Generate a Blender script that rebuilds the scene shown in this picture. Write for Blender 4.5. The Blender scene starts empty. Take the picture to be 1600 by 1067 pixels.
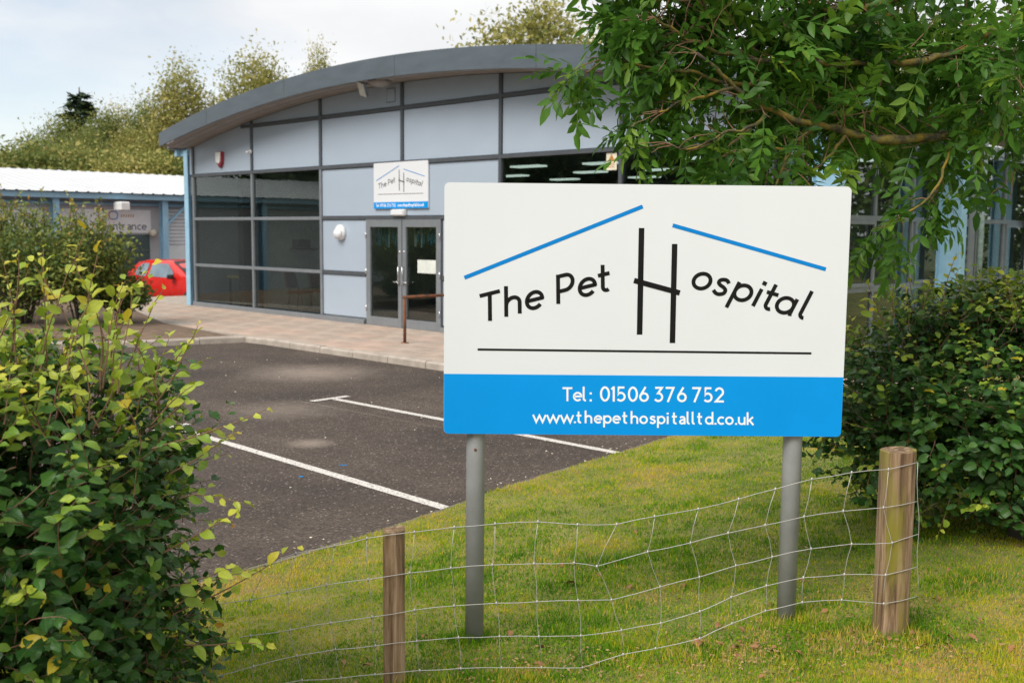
import bpy, math, random
import numpy as np
from mathutils import Vector, Matrix

# ---------------------------------------------------------------- camera, sky, sun, exposure
scene = bpy.context.scene
col = scene.collection
cam_data = bpy.data.cameras.new('camera')
cam = bpy.data.objects.new('camera', cam_data)
col.objects.link(cam)
scene.camera = cam
CAM_Z = 2.05
PITCH = math.atan(172 / 1660.0)
cam_data.sensor_width = 36.0
cam_data.lens = 36.0 * 1660 / 1600
cam_data.clip_start = 0.05
cam_data.clip_end = 3000
cam.matrix_world = (Matrix.Translation((0, 0, CAM_Z)) @ Matrix.Rotation(math.pi / 2 - PITCH, 4, 'X')
                    @ Matrix.Rotation(0.0075, 4, 'Z'))
cam_data.dof.use_dof = True
cam_data.dof.focus_distance = 4.75
cam_data.dof.aperture_fstop = 4.5

SUN_TO = Vector((-0.50, -0.62, 0.78)).normalized()
world = bpy.data.worlds.new('World')
scene.world = world
world.use_nodes = True
wn, wl = world.node_tree.nodes, world.node_tree.links
wn.clear()
w_out = wn.new('ShaderNodeOutputWorld')
sky = wn.new('ShaderNodeTexSky')
sky.sky_type = 'NISHITA'
sky.sun_disc = False
sky.sun_elevation = math.asin(SUN_TO.z)
sky.sun_rotation = math.atan2(SUN_TO.x, SUN_TO.y) % (2 * math.pi)
sky.air_density = 1.0
sky.dust_density = 0.7
bg_sky = wn.new('ShaderNodeBackground'); bg_sky.inputs['Strength'].default_value = 0.10
wl.new(sky.outputs[0], bg_sky.inputs['Color'])
wtc = wn.new('ShaderNodeTexCoord')
wmap = wn.new('ShaderNodeMapping')
wmap.inputs['Location'].default_value = (8.22, 2.26, 1.2)
wmap.inputs['Scale'].default_value = (1.0, 1.0, 2.6)
wl.new(wtc.outputs['Generated'], wmap.inputs['Vector'])
wnoise = wn.new('ShaderNodeTexNoise')
wnoise.inputs['Scale'].default_value = 1.7
wnoise.inputs['Detail'].default_value = 9
wnoise.inputs['Roughness'].default_value = 0.52
wl.new(wmap.outputs[0], wnoise.inputs['Vector'])
wramp = wn.new('ShaderNodeValToRGB')
wramp.color_ramp.elements[0].color = (0.45, 0.45, 0.45, 1); wramp.color_ramp.elements[0].position = 0.31
wramp.color_ramp.elements[1].position = 0.44
wl.new(wnoise.outputs[0], wramp.inputs[0])
wn2 = wn.new('ShaderNodeTexNoise')
wn2.inputs['Scale'].default_value = 3.2
wn2.inputs['Detail'].default_value = 6
wl.new(wmap.outputs[0], wn2.inputs['Vector'])
wr2 = wn.new('ShaderNodeValToRGB')
wr2.color_ramp.elements[0].position = 0.3; wr2.color_ramp.elements[0].color = (0.80, 0.81, 0.83, 1)
wr2.color_ramp.elements[1].position = 0.65; wr2.color_ramp.elements[1].color = (1.0, 1.0, 1.0, 1)
wl.new(wn2.outputs[0], wr2.inputs[0])
bg_cloud = wn.new('ShaderNodeBackground'); bg_cloud.inputs['Strength'].default_value = 0.67
wl.new(wr2.outputs[0], bg_cloud.inputs['Color'])
wmix = wn.new('ShaderNodeMixShader')
wl.new(wramp.outputs[0], wmix.inputs[0])
wl.new(bg_sky.outputs[0], wmix.inputs[1])
wl.new(bg_cloud.outputs[0], wmix.inputs[2])
wl.new(wmix.outputs[0], w_out.inputs['Surface'])

sun_data = bpy.data.lights.new('sun', 'SUN')
sun_data.energy = 2.2
sun_data.angle = math.radians(32)
sun_data.color = (1.0, 0.965, 0.91)
sun = bpy.data.objects.new('sun', sun_data)
sun.rotation_euler = (-SUN_TO).to_track_quat('-Z', 'Y').to_euler()
sun.location = (-20, -15, 25)
col.objects.link(sun)

scene.view_settings.view_transform = 'Standard'
scene.view_settings.look = 'None'
scene.view_settings.exposure = 0.66
scene.view_settings.gamma = 1.0
scene.view_settings.use_curve_mapping = False
scene.cycles.use_denoising = True
scene.cycles.denoising_prefilter = 'NONE'
scene.cycles.transparent_max_bounces = 12
scene.cycles.max_bounces = 8

# ---------------------------------------------------------------- helpers
def tag(o, label=None, cat=None, group=None, kind=None):
    if label: o['label'] = label
    if cat: o['category'] = cat
    if group: o['group'] = group
    if kind: o['kind'] = kind
    return o

def empty(name, loc=(0, 0, 0), rz=0.0, label=None, cat=None, group=None):
    o = bpy.data.objects.new(name, None)
    o.location = loc
    o.rotation_euler = (0, 0, rz)
    o.empty_display_size = 0.1
    col.objects.link(o)
    return tag(o, label, cat, group)

class MB:
    """collects shapes for one mesh object"""
    def __init__(self):
        self.v, self.f, self.smooth = [], [], []
    def add(self, vs, fs, smooth=False):
        b = len(self.v)
        self.v += [tuple(p) for p in vs]
        self.f += [tuple(b + i for i in f) for f in fs]
        self.smooth += [smooth] * len(fs)
        return self
    def box(self, x0, x1, y0, y1, z0, z1, mat=None):
        vs = [Vector((x, y, z)) for z in (z0, z1) for y in (y0, y1) for x in (x0, x1)]
        if mat is not None: vs = [mat @ p for p in vs]
        return self.add(vs, [(0, 2, 3, 1), (4, 5, 7, 6), (0, 1, 5, 4), (2, 6, 7, 3), (0, 4, 6, 2), (1, 3, 7, 5)])
    def bbox(self, x0, x1, y0, y1, z0, z1, b=0.004, mat=None):
        """box with chamfered edges"""
        vs = []
        for sx in (0, 1):
            for sy in (0, 1):
                for sz in (0, 1):
                    X, Y, Z = (x0, x1)[sx], (y0, y1)[sy], (z0, z1)[sz]
                    dx, dy, dz = (b, -b)[sx], (b, -b)[sy], (b, -b)[sz]
                    vs += [Vector((X, Y + dy, Z + dz)), Vector((X + dx, Y, Z + dz)), Vector((X + dx, Y + dy, Z))]
        if mat is not None: vs = [mat @ p for p in vs]
        I = lambda sx, sy, sz, k: (sx * 4 + sy * 2 + sz) * 3 + k
        fs = []
        for s in (0, 1):
            q = [(0, 0), (1, 0), (1, 1), (0, 1)]
            if s == 0: q = q[::-1]
            fs.append(tuple(I(s, a, c, 0) for a, c in q))
            fs.append(tuple(I(a, s, c, 1) for a, c in q[::-1]))
            fs.append(tuple(I(a, c, s, 2) for a, c in q))
        for a in (0, 1):
            for c in (0, 1):
                fs.append((I(a, c, 0, 0), I(a, c, 1, 0), I(a, c, 1, 1), I(a, c, 0, 1)))
                fs.append((I(a, 0, c, 0), I(a, 1, c, 0), I(a, 1, c, 2), I(a, 0, c, 2)))
                fs.append((I(0, a, c, 1), I(1, a, c, 1), I(1, a, c, 2), I(0, a, c, 2)))
        for sx in (0, 1):
            for sy in (0, 1):
                for sz in (0, 1):
                    fs.append((I(sx, sy, sz, 0), I(sx, sy, sz, 1), I(sx, sy, sz, 2)))
        return self.add(vs, fs)
    def tube(self, pts, r, n=8, cap=True, smooth=True):
        pts = [Vector(p) for p in pts]
        rs = r if isinstance(r, (list, tuple)) else [r] * len(pts)
        vs, fs = [], []
        ref = None
        for i, p in enumerate(pts):
            t = (pts[min(i + 1, len(pts) - 1)] - pts[max(i - 1, 0)])
            t = t.normalized() if t.length > 1e-9 else Vector((0, 0, 1))
            if ref is None:
                ref = Vector((0, 0, 1)) if abs(t.z) < 0.9 else Vector((1, 0, 0))
            a = (ref - t * ref.dot(t)).normalized(); ref = a
            b = t.cross(a)
            for k in range(n):
                th = 2 * math.pi * k / n
                vs.append(p + (a * math.cos(th) + b * math.sin(th)) * rs[i])
        for i in range(len(pts) - 1):
            for k in range(n):
                k2 = (k + 1) % n
                fs.append((i * n + k, i * n + k2, (i + 1) * n + k2, (i + 1) * n + k))
        if cap:
            fs.append(tuple(range(n))[::-1]); fs.append(tuple((len(pts) - 1) * n + k for k in range(n)))
        return self.add(vs, fs, smooth)
    def prism(self, poly, d0, d1, axis='y'):
        """poly of (a, b) extruded; axis y: (a, d, b), axis z: (a, b, d), axis x: (d, a, b)"""
        n = len(poly)
        mk = {'y': lambda a, b, d: (a, d, b), 'z': lambda a, b, d: (a, b, d), 'x': lambda a, b, d: (d, a, b)}[axis]
        vs = [mk(a, b, d0) for a, b in poly] + [mk(a, b, d1) for a, b in poly]
        fs = [tuple(range(n)), tuple(range(n, 2 * n))[::-1]]
        fs += [(i, i + n, (i + 1) % n + n, (i + 1) % n) for i in range(n)]
        return self.add(vs, fs)
    def lathe(self, prof, n=16, mat=None, smooth=True):
        vs, fs = [], []
        for r, z in prof:
            for k in range(n):
                th = 2 * math.pi * k / n
                p = Vector((r * math.cos(th), r * math.sin(th), z))
                vs.append(mat @ p if mat is not None else p)
        for i in range(len(prof) - 1):
            for k in range(n):
                k2 = (k + 1) % n
                fs.append((i * n + k, i * n + k2, (i + 1) * n + k2, (i + 1) * n + k))
        return self.add(vs, fs, smooth)
    def build(self, name, mat, parent=None, loc=None, kind=None, fixn=False):
        me = bpy.data.meshes.new(name)
        me.from_pydata(self.v, [], self.f)
        me.polygons.foreach_set('use_smooth', self.smooth)
        if fixn:
            import bmesh
            bm = bmesh.new(); bm.from_mesh(me)
            bmesh.ops.recalc_face_normals(bm, faces=bm.faces); bm.to_mesh(me); bm.free()
        me.update()
        if mat is not None: me.materials.append(mat)
        o = bpy.data.objects.new(name, me)
        col.objects.link(o)
        if parent is not None: o.parent = parent
        if loc is not None: o.location = loc
        if kind: o['kind'] = kind
        return o

def np_mesh(name, V, F, mat, parent=None, attrs=None, uv=None, smooth=False, kind=None):
    """V (n,3), F (m,k) arrays"""
    me = bpy.data.meshes.new(name)
    V = np.ascontiguousarray(V, dtype=np.float32); F = np.ascontiguousarray(F, dtype=np.int32)
    me.vertices.add(len(V)); me.vertices.foreach_set('co', V.ravel())
    m, k = F.shape
    me.loops.add(m * k); me.loops.foreach_set('vertex_index', F.ravel())
    me.polygons.add(m)
    me.polygons.foreach_set('loop_start', np.arange(0, m * k, k, dtype=np.int32))
    me.polygons.foreach_set('loop_total', np.full(m, k, dtype=np.int32))
    if smooth: me.polygons.foreach_set('use_smooth', np.ones(m, dtype=bool))
    for nm, val in (attrs or {}).items():
        at = me.attributes.new(nm, 'FLOAT', 'POINT')
        at.data.foreach_set('value', np.ascontiguousarray(val, dtype=np.float32))
    if uv is not None:
        l = me.uv_layers.new(name='UVMap')
        l.data.foreach_set('uv', np.ascontiguousarray(uv[F.ravel()], dtype=np.float32).ravel())
    me.update(calc_edges=True)
    me.validate()
    if mat is not None: me.materials.append(mat)
    o = bpy.data.objects.new(name, me)
    col.objects.link(o)
    if parent is not None: o.parent = parent
    if kind: o['kind'] = kind
    return o

# ---------------------------------------------------------------- materials
def nodes_of(name):
    m = bpy.data.materials.new(name)
    m.use_nodes = True
    nt = m.node_tree
    return m, nt.nodes, nt.links, nt.nodes['Principled BSDF'], nt.nodes['Material Output']

def mk(name, c, rough=0.5, metal=0.0, var=0.12, scale=6.0, bump=0.0, bscale=60.0, c2=None, spec=None, detail=5, stretch=None, coat=0.0):
    """surface with uneven colour, uneven gloss and fine relief"""
    m, n, l, b, out = nodes_of(name)
    tc = n.new('ShaderNodeTexCoord')
    src = tc.outputs['Object']
    if stretch:
        mp = n.new('ShaderNodeMapping'); mp.inputs['Scale'].default_value = stretch
        l.new(src, mp.inputs[0]); src = mp.outputs[0]
    nz = n.new('ShaderNodeTexNoise'); nz.inputs['Scale'].default_value = scale; nz.inputs['Detail'].default_value = detail
    nz.inputs['Roughness'].default_value = 0.6
    l.new(src, nz.inputs['Vector'])
    rp = n.new('ShaderNodeValToRGB')
    e = rp.color_ramp.elements
    e[0].position, e[1].position = 0.3, 0.7
    d = c2 if c2 else tuple(x * (1 + var) for x in c)
    e[0].color = (*[x * (1 - var) for x in c], 1); e[1].color = (*d, 1)
    l.new(nz.outputs[0], rp.inputs[0]); l.new(rp.outputs[0], b.inputs['Base Color'])
    mr = n.new('ShaderNodeMapRange')
    mr.inputs['To Min'].default_value = max(0.02, rough - 0.1); mr.inputs['To Max'].default_value = min(1, rough + 0.1)
    l.new(nz.outputs[0], mr.inputs['Value']); l.new(mr.outputs[0], b.inputs['Roughness'])
    b.inputs['Metallic'].default_value = metal
    if spec is not None: b.inputs['Specular IOR Level'].default_value = spec
    if coat: b.inputs['Coat Weight'].default_value = coat; b.inputs['Coat Roughness'].default_value = 0.05
    if bump:
        nb = n.new('ShaderNodeTexNoise'); nb.inputs['Scale'].default_value = bscale; nb.inputs['Detail'].default_value = 4
        l.new(src, nb.inputs['Vector'])
        bp = n.new('ShaderNodeBump'); bp.inputs['Strength'].default_value = bump; bp.inputs['Distance'].default_value = 0.01
        l.new(nb.outputs[0], bp.inputs['Height']); l.new(bp.outputs[0], b.inputs['Normal'])
    return m

def mk_leaf(name, stops, rough=0.45, transl=0.3, veins=False, spec=0.4):
    """leaf colour read from each leaf's own tint value"""
    m, n, l, b, out = nodes_of(name)
    at = n.new('ShaderNodeAttribute'); at.attribute_name = 'tint'
    rp = n.new('ShaderNodeValToRGB')
    el = rp.color_ramp.elements
    while len(el) < len(stops): el.new(0.5)
    for e, (p, c) in zip(el, stops): e.position = p; e.color = (*c, 1)
    l.new(at.outputs['Fac'], rp.inputs[0])
    colour = rp.outputs[0]
    tc = n.new('ShaderNodeTexCoord')
    if veins:
        sep = n.new('ShaderNodeSeparateXYZ'); l.new(tc.outputs['UV'], sep.inputs[0])
        ab = n.new('ShaderNodeMath'); ab.operation = 'ABSOLUTE'; l.new(sep.outputs['Y'], ab.inputs[0])
        m1 = n.new('ShaderNodeMath'); m1.operation = 'MULTIPLY_ADD'; l.new(ab.outputs[0], m1.inputs[0])
        m1.inputs[1].default_value = -0.55; l.new(sep.outputs['X'], m1.inputs[2])
        m2 = n.new('ShaderNodeMath'); m2.operation = 'MULTIPLY'; l.new(m1.outputs[0], m2.inputs[0]); m2.inputs[1].default_value = 48
        sn = n.new('ShaderNodeMath'); sn.operation = 'SINE'; l.new(m2.outputs[0], sn.inputs[0])
        bp = n.new('ShaderNodeBump'); bp.inputs['Strength'].default_value = 0.28; bp.inputs['Distance'].default_value = 0.003
        l.new(sn.outputs[0], bp.inputs['Height']); l.new(bp.outputs[0], b.inputs['Normal'])
        # midrib a little paler
        mr = n.new('ShaderNodeMapRange'); mr.inputs['From Min'].default_value = 0.0; mr.inputs['From Max'].default_value = 0.05
        mr.inputs['To Min'].default_value = 0.45; mr.inputs['To Max'].default_value = 0.0
        l.new(ab.outputs[0], mr.inputs['Value'])
        mx = n.new('ShaderNodeMix'); mx.data_type = 'RGBA'
        l.new(mr.outputs[0], mx.inputs['Factor']); l.new(colour, mx.inputs['A']); mx.inputs['B'].default_value = (0.22, 0.25, 0.07, 1)
        colour = mx.outputs['Result']
    nz = n.new('ShaderNodeTexNoise'); nz.inputs['Scale'].default_value = 35; nz.inputs['Detail'].default_value = 3
    l.new(tc.outputs['Object'], nz.inputs['Vector'])
    hs = n.new('ShaderNodeHueSaturation')
    mv = n.new('ShaderNodeMapRange'); mv.inputs['To Min'].default_value = 0.75; mv.inputs['To Max'].default_value = 1.25
    l.new(nz.outputs[0], mv.inputs['Value']); l.new(mv.outputs[0], hs.inputs['Value']); l.new(colour, hs.inputs['Color'])
    l.new(hs.outputs[0], b.inputs['Base Color'])
    b.inputs['Roughness'].default_value = rough
    b.inputs['Specular IOR Level'].default_value = spec
    tr = n.new('ShaderNodeBsdfTranslucent'); l.new(hs.outputs[0], tr.inputs['Color'])
    mix = n.new('ShaderNodeMixShader'); mix.inputs[0].default_value = transl
    l.new(b.outputs[0], mix.inputs[1]); l.new(tr.outputs[0], mix.inputs[2]); l.new(mix.outputs[0], out.inputs['Surface'])
    return m

def mk_glass(name, tint=(0.60, 0.65, 0.63), gain=2.1):
    m, n, l, b, out = nodes_of(name)
    # reflectance of a pane, the same from either side: 0.04 head-on, rising towards grazing
    lw = n.new('ShaderNodeLayerWeight'); lw.inputs['Blend'].default_value = 0.5
    pw = n.new('ShaderNodeMath'); pw.operation = 'POWER'; pw.inputs[1].default_value = 5.0
    l.new(lw.outputs['Facing'], pw.inputs[0])
    mu = n.new('ShaderNodeMath'); mu.operation = 'MULTIPLY_ADD'; mu.use_clamp = True; mu.inputs[1].default_value = 0.96 * gain; mu.inputs[2].default_value = 0.04 * gain
    l.new(pw.outputs[0], mu.inputs[0])
    gl = n.new('ShaderNodeBsdfGlossy'); gl.inputs['Roughness'].default_value = 0.0; gl.inputs['Color'].default_value = (0.9, 0.95, 0.93, 1)
    tc = n.new('ShaderNodeTexCoord'); nz = n.new('ShaderNodeTexNoise'); nz.inputs['Scale'].default_value = 0.9; nz.inputs['Detail'].default_value = 1
    l.new(tc.outputs['Object'], nz.inputs['Vector'])
    bp = n.new('ShaderNodeBump'); bp.inputs['Strength'].default_value = 0.03; bp.inputs['Distance'].default_value = 0.05
    l.new(nz.outputs[0], bp.inputs['Height']); l.new(bp.outputs[0], gl.inputs['Normal'])
    tr = n.new('ShaderNodeBsdfTransparent'); tr.inputs['Color'].default_value = (*tint, 1)
    mx = n.new('ShaderNodeMixShader')
    l.new(mu.outputs[0], mx.inputs[0]); l.new(tr.outputs[0], mx.inputs[1]); l.new(gl.outputs[0], mx.inputs[2])
    l.new(mx.outputs[0], out.inputs['Surface'])
    return m

def mk_emit(name, c, s):
    m, n, l, b, out = nodes_of(name)
    em = n.new('ShaderNodeEmission'); em.inputs['Color'].default_value = (*c, 1); em.inputs['Strength'].default_value = s
    l.new(em.outputs[0], out.inputs['Surface'])
    return m

M = {}
M['panel'] = mk('silver_blue_cladding', (0.44, 0.515, 0.61), 0.42, 0.2, 0.02, 1.0, bump=0.01, bscale=1.2, stretch=(1, 1, 2))
M['mullion'] = mk('dark_grey_frame', (0.105, 0.115, 0.13), 0.4, 0.3, 0.1, 5)
M['frame_pale'] = mk('pale_grey_frame', (0.24, 0.26, 0.28), 0.4, 0.3, 0.08, 5)
M['fascia'] = mk('grey_fascia_sheet', (0.12, 0.147, 0.172), 0.42, 0.3, 0.10, 2.0, stretch=(1, 1, 4))
M['soffit'] = mk('soffit_sheet', (0.30, 0.275, 0.26), 0.6, 0.1, 0.12, 3)
M['roof'] = mk('roof_sheet', (0.30, 0.32, 0.34), 0.5, 0.3, 0.1, 2)
M['blue'] = mk('light_blue_paint', (0.31, 0.52, 0.67), 0.45, 0.0, 0.10, 4, bump=0.05)
M['glass'] = mk_glass('tinted_window_glass')
M['carglass'] = mk('car_window_glass', (0.22, 0.28, 0.33), 0.12, 0.0, 0.2, 3, coat=1.0)
M['white'] = mk('white_painted_metal', (0.71, 0.725, 0.745), 0.33, 0.0, 0.02, 1.2)
M['whitep'] = mk('white_plastic', (0.74, 0.74, 0.72), 0.4, 0.0, 0.06, 8)
M['signblue'] = mk('sign_blue_vinyl', (0.0, 0.275, 0.72), 0.42, 0.0, 0.04, 3, spec=0.18)
M['logoblue'] = mk('logo_blue_vinyl', (0.0, 0.205, 0.58), 0.42, 0.0, 0.04, 3, spec=0.18)
M['vinylblack'] = mk('black_vinyl', (0.010, 0.009, 0.009), 0.45, 0.0, 0.2, 20, spec=0.15)
M['vinylwhite'] = mk('white_vinyl', (0.85, 0.86, 0.87), 0.35, 0.0, 0.03, 20)
M['post'] = mk('grey_coated_steel', (0.30, 0.30, 0.305), 0.42, 0.1, 0.10, 9, bump=0.06, bscale=40)
M['kerb'] = mk('kerb_concrete', (0.40, 0.345, 0.29), 0.9, 0.0, 0.22, 5, bump=0.4, bscale=90)
M['slab'] = mk('paving_concrete', (0.41, 0.32, 0.255), 0.9, 0.0, 0.22, 2.2, bump=0.3, bscale=70)
M['slab2'] = mk('paving_concrete_pink', (0.45, 0.33, 0.26), 0.9, 0.0, 0.2, 2.0, bump=0.3, bscale=70)
M['soil'] = mk('bare_soil', (0.17, 0.115, 0.075), 1.0, 0.0, 0.4, 5, bump=0.8, bscale=25)
M['wall'] = mk('interior_wall_paint', (0.70, 0.71, 0.68), 0.8)
M['floor'] = mk('interior_floor', (0.08, 0.10, 0.13), 0.5)
M['ceil'] = mk('interior_ceiling', (0.28, 0.28, 0.27), 0.9)
M['dark'] = mk('dark_plastic', (0.02, 0.02, 0.022), 0.5)
M['light'] = mk_emit('lit_ceiling_panel', (0.90, 1.0, 0.93), 1.0)
M['red'] = mk('red_car_paint', (0.62, 0.018, 0.012), 0.28, 0.0, 0.05, 3, coat=1.0)
M['seatred'] = mk('dark_red_fabric', (0.16, 0.03, 0.02), 0.9)
M['rust'] = mk('rusty_steel', (0.10, 0.075, 0.065), 0.8, 0.3, 0.4, 5, c2=(0.30, 0.10, 0.03), bump=0.3)
M['galv'] = mk('galvanised_wire', (0.50, 0.48, 0.45), 0.5, 0.4, 0.12, 30)
M['corr'] = mk('white_roof_sheet', (0.56, 0.57, 0.58), 0.6, 0.0, 0.06, 1.0)
M['greywall'] = mk('grey_wall_sheet', (0.55, 0.54, 0.55), 0.6, 0.0, 0.1, 1.0)
M['banner'] = mk('white_banner', (0.88, 0.88, 0.88), 0.6, 0.0, 0.08, 2.0)
M['btext'] = mk('grey_banner_print', (0.16, 0.17, 0.19), 0.6)
M['tyre'] = mk('tyre_rubber', (0.02, 0.02, 0.02), 0.85)
M['chrome'] = mk('steel_handle', (0.6, 0.6, 0.6), 0.25, 0.9)
M['ochre'] = mk('ochre_desk', (0.40, 0.29, 0.10), 0.6)
M['dkred'] = mk('dark_red_plastic', (0.28, 0.02, 0.03), 0.4)
M['paper'] = mk('pale_paper', (0.62, 0.65, 0.60), 0.8)
M['cream'] = mk('cream_label', (0.72, 0.66, 0.52), 0.6)
M['orange'] = mk('orange_print', (0.45, 0.20, 0.03), 0.6)
M['moss'] = mk('mossy_pipe', (0.13, 0.24, 0.20), 0.8, 0, 0.3, 12, c2=(0.28, 0.33, 0.30))
M['curtb'] = mk('teal_ribbon', (0.03, 0.22, 0.34), 0.6)
M['curtw'] = mk('pale_ribbon', (0.45, 0.52, 0.56), 0.6)
M['bark'] = mk('grey_bark', (0.10, 0.085, 0.065), 0.95, 0, 0.3, 12, bump=0.6, bscale=30)
M['twig'] = mk('brown_twig', (0.20, 0.11, 0.065), 0.8, 0, 0.25, 20)

def mk_lichen_bark():
    m, n, l, b, out = nodes_of('lichen_bark')
    tc = n.new('ShaderNodeTexCoord')
    nz = n.new('ShaderNodeTexNoise'); nz.inputs['Scale'].default_value = 9; nz.inputs['Detail'].default_value = 7; nz.inputs['Roughness'].default_value = 0.7
    l.new(tc.outputs['Object'], nz.inputs['Vector'])
    rp = n.new('ShaderNodeValToRGB'); e = rp.color_ramp.elements
    e[0].position = 0.42; e[0].color = (0.055, 0.045, 0.034, 1)
    e[1].position = 0.66; e[1].color = (0.33, 0.19, 0.018, 1)
    k = e.new(0.52); k.color = (0.15, 0.125, 0.03, 1)
    l.new(nz.outputs[0], rp.inputs[0]); l.new(rp.outputs[0], b.inputs['Base Color'])
    b.inputs['Roughness'].default_value = 0.95
    bp = n.new('ShaderNodeBump'); bp.inputs['Strength'].default_value = 0.8; bp.inputs['Distance'].default_value = 0.01
    l.new(nz.outputs[0], bp.inputs['Height']); l.new(bp.outputs[0], b.inputs['Normal'])
    return m
M['lichen'] = mk_lichen_bark()

def mk_wood():
    m, n, l, b, out = nodes_of('weathered_timber')
    tc = n.new('ShaderNodeTexCoord')
    mp = n.new('ShaderNodeMapping'); mp.inputs['Scale'].default_value = (22, 22, 1.3); l.new(tc.outputs['Object'], mp.inputs[0])
    g = n.new('ShaderNodeTexNoise'); g.inputs['Scale'].default_value = 1.6; g.inputs['Detail'].default_value = 8; g.inputs['Roughness'].default_value = 0.65
    g.inputs['Distortion'].default_value = 0.6
    l.new(mp.outputs[0], g.inputs['Vector'])
    rp = n.new('ShaderNodeValToRGB'); e = rp.color_ramp.elements
    e[0].position = 0.36; e[0].color = (0.075, 0.042, 0.022, 1)
    e[1].position = 0.66; e[1].color = (0.40, 0.28, 0.175, 1)
    k = e.new(0.5); k.color = (0.21, 0.128, 0.068, 1)
    l.new(g.outputs[0], rp.inputs[0])
    # green algae in irregular streaks
    mp2 = n.new('ShaderNodeMapping'); mp2.inputs['Scale'].default_value = (14, 14, 2.2); l.new(tc.outputs['Object'], mp2.inputs[0])
    a = n.new('ShaderNodeTexNoise'); a.inputs['Scale'].default_value = 1.0; a.inputs['Detail'].default_value = 5; l.new(mp2.outputs[0], a.inputs['Vector'])
    ar = n.new('ShaderNodeValToRGB'); ar.color_ramp.elements[0].position = 0.5; ar.color_ramp.elements[1].position = 0.68
    l.new(a.outputs[0], ar.inputs[0])
    mx = n.new('ShaderNodeMix'); mx.data_type = 'RGBA'; l.new(ar.outputs[0], mx.inputs['Factor'])
    l.new(rp.outputs[0], mx.inputs['A']); mx.inputs['B'].default_value = (0.20, 0.17, 0.02, 1)
    l.new(mx.outputs['Result'], b.inputs['Base Color'])
    b.inputs['Roughness'].default_value = 0.9
    bp = n.new('ShaderNodeBump'); bp.inputs['Strength'].default_value = 0.7; bp.inputs['Distance'].default_value = 0.006
    l.new(g.outputs[0], bp.inputs['Height']); l.new(bp.outputs[0], b.inputs['Normal'])
    return m
M['wood'] = mk_wood()

def mk_asphalt():
    m, n, l, b, out = nodes_of('asphalt')
    tc = n.new('ShaderNodeTexCoord')
    fine = n.new('ShaderNodeTexVoronoi'); fine.inputs['Scale'].default_value = 75; l.new(tc.outputs['Object'], fine.inputs['Vector'])
    big = n.new('ShaderNodeTexNoise'); big.inputs['Scale'].default_value = 0.55; big.inputs['Detail'].default_value = 8; big.inputs['Roughness'].default_value = 0.65
    l.new(tc.outputs['Object'], big.inputs['Vector'])
    rb = n.new('ShaderNodeValToRGB'); e = rb.color_ramp.elements
    e[0].position = 0.35; e[0].color = (0.048, 0.036, 0.029, 1); e[1].position = 0.72; e[1].color = (0.102, 0.077, 0.060, 1)
    l.new(big.outputs[0], rb.inputs[0])
    # stones in the surface: each cell its own grey
    sp = n.new('ShaderNodeSeparateColor'); l.new(fine.outputs['Color'], sp.inputs[0])
    mr = n.new('ShaderNodeMapRange'); mr.inputs['To Min'].default_value = 0.5; mr.inputs['To Max'].default_value = 1.6
    l.new(sp.outputs[0], mr.inputs['Value'])
    mul = n.new('ShaderNodeMix'); mul.data_type = 'RGBA'; mul.blend_type = 'MULTIPLY'; mul.inputs['Factor'].default_value = 1.0
    l.new(rb.outputs[0], mul.inputs['A']); l.new(mr.outputs[0], mul.inputs['B'])
    # a few bright chippings
    g = n.new('ShaderNodeMath'); g.operation = 'GREATER_THAN'; g.inputs[1].default_value = 0.975; l.new(sp.outputs[1], g.inputs[0])
    mc = n.new('ShaderNodeMix'); mc.data_type = 'RGBA'; l.new(g.outputs[0], mc.inputs['Factor']); l.new(mul.outputs['Result'], mc.inputs['A'])
    mc.inputs['B'].default_value = (0.24, 0.20, 0.17, 1)
    last = mc.outputs['Result']
    # dried dust and grit lying in three patches
    for (px, py, r, amt) in ((-2.9, 15.2, 1.7, 0.6), (-1.94, 10.1, 0.40, 0.6), (-2.6, 12.0, 1.2, 0.35), (0.55, 8.75, 0.3, 0.35)):
        vm = n.new('ShaderNodeVectorMath'); vm.operation = 'SUBTRACT'; l.new(tc.outputs['Object'], vm.inputs[0]); vm.inputs[1].default_value = (px, py, 0)
        ln = n.new('ShaderNodeVectorMath'); ln.operation = 'LENGTH'; l.new(vm.outputs[0], ln.inputs[0])
        md = n.new('ShaderNodeMapRange'); md.inputs['From Min'].default_value = r; md.inputs['From Max'].default_value = 0.0
        l.new(ln.outputs['Value'], md.inputs['Value'])
        nn_ = n.new('ShaderNodeTexNoise'); nn_.inputs['Scale'].default_value = 7.0 / r; nn_.inputs['Detail'].default_value = 12; nn_.inputs['Roughness'].default_value = 0.85
        l.new(tc.outputs['Object'], nn_.inputs['Vector'])
        mm = n.new('ShaderNodeMath'); mm.operation = 'MULTIPLY'; l.new(md.outputs[0], mm.inputs[0]); l.new(nn_.outputs[0], mm.inputs[1])
        rr = n.new('ShaderNodeMapRange'); rr.inputs['From Min'].default_value = 0.16; rr.inputs['From Max'].default_value = 0.44; rr.inputs['To Max'].default_value = amt
        l.new(mm.outputs[0], rr.inputs['Value'])
        mx = n.new('ShaderNodeMix'); mx.data_type = 'RGBA'; l.new(rr.outputs[0], mx.inputs['Factor']); l.new(last, mx.inputs['A'])
        mx.inputs['B'].default_value = (0.33, 0.265, 0.215, 1)
        last = mx.outputs['Result']
    l.new(last, b.inputs['Base Color'])
    b.inputs['Roughness'].default_value = 0.85
    b.inputs['Specular IOR Level'].default_value = 0.35
    bp = n.new('ShaderNodeBump'); bp.inputs['Strength'].default_value = 0.6; bp.inputs['Distance'].default_value = 0.006
    l.new(fine.outputs['Distance'], bp.inputs['Height']); l.new(bp.outputs[0], b.inputs['Normal'])
    return m
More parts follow.
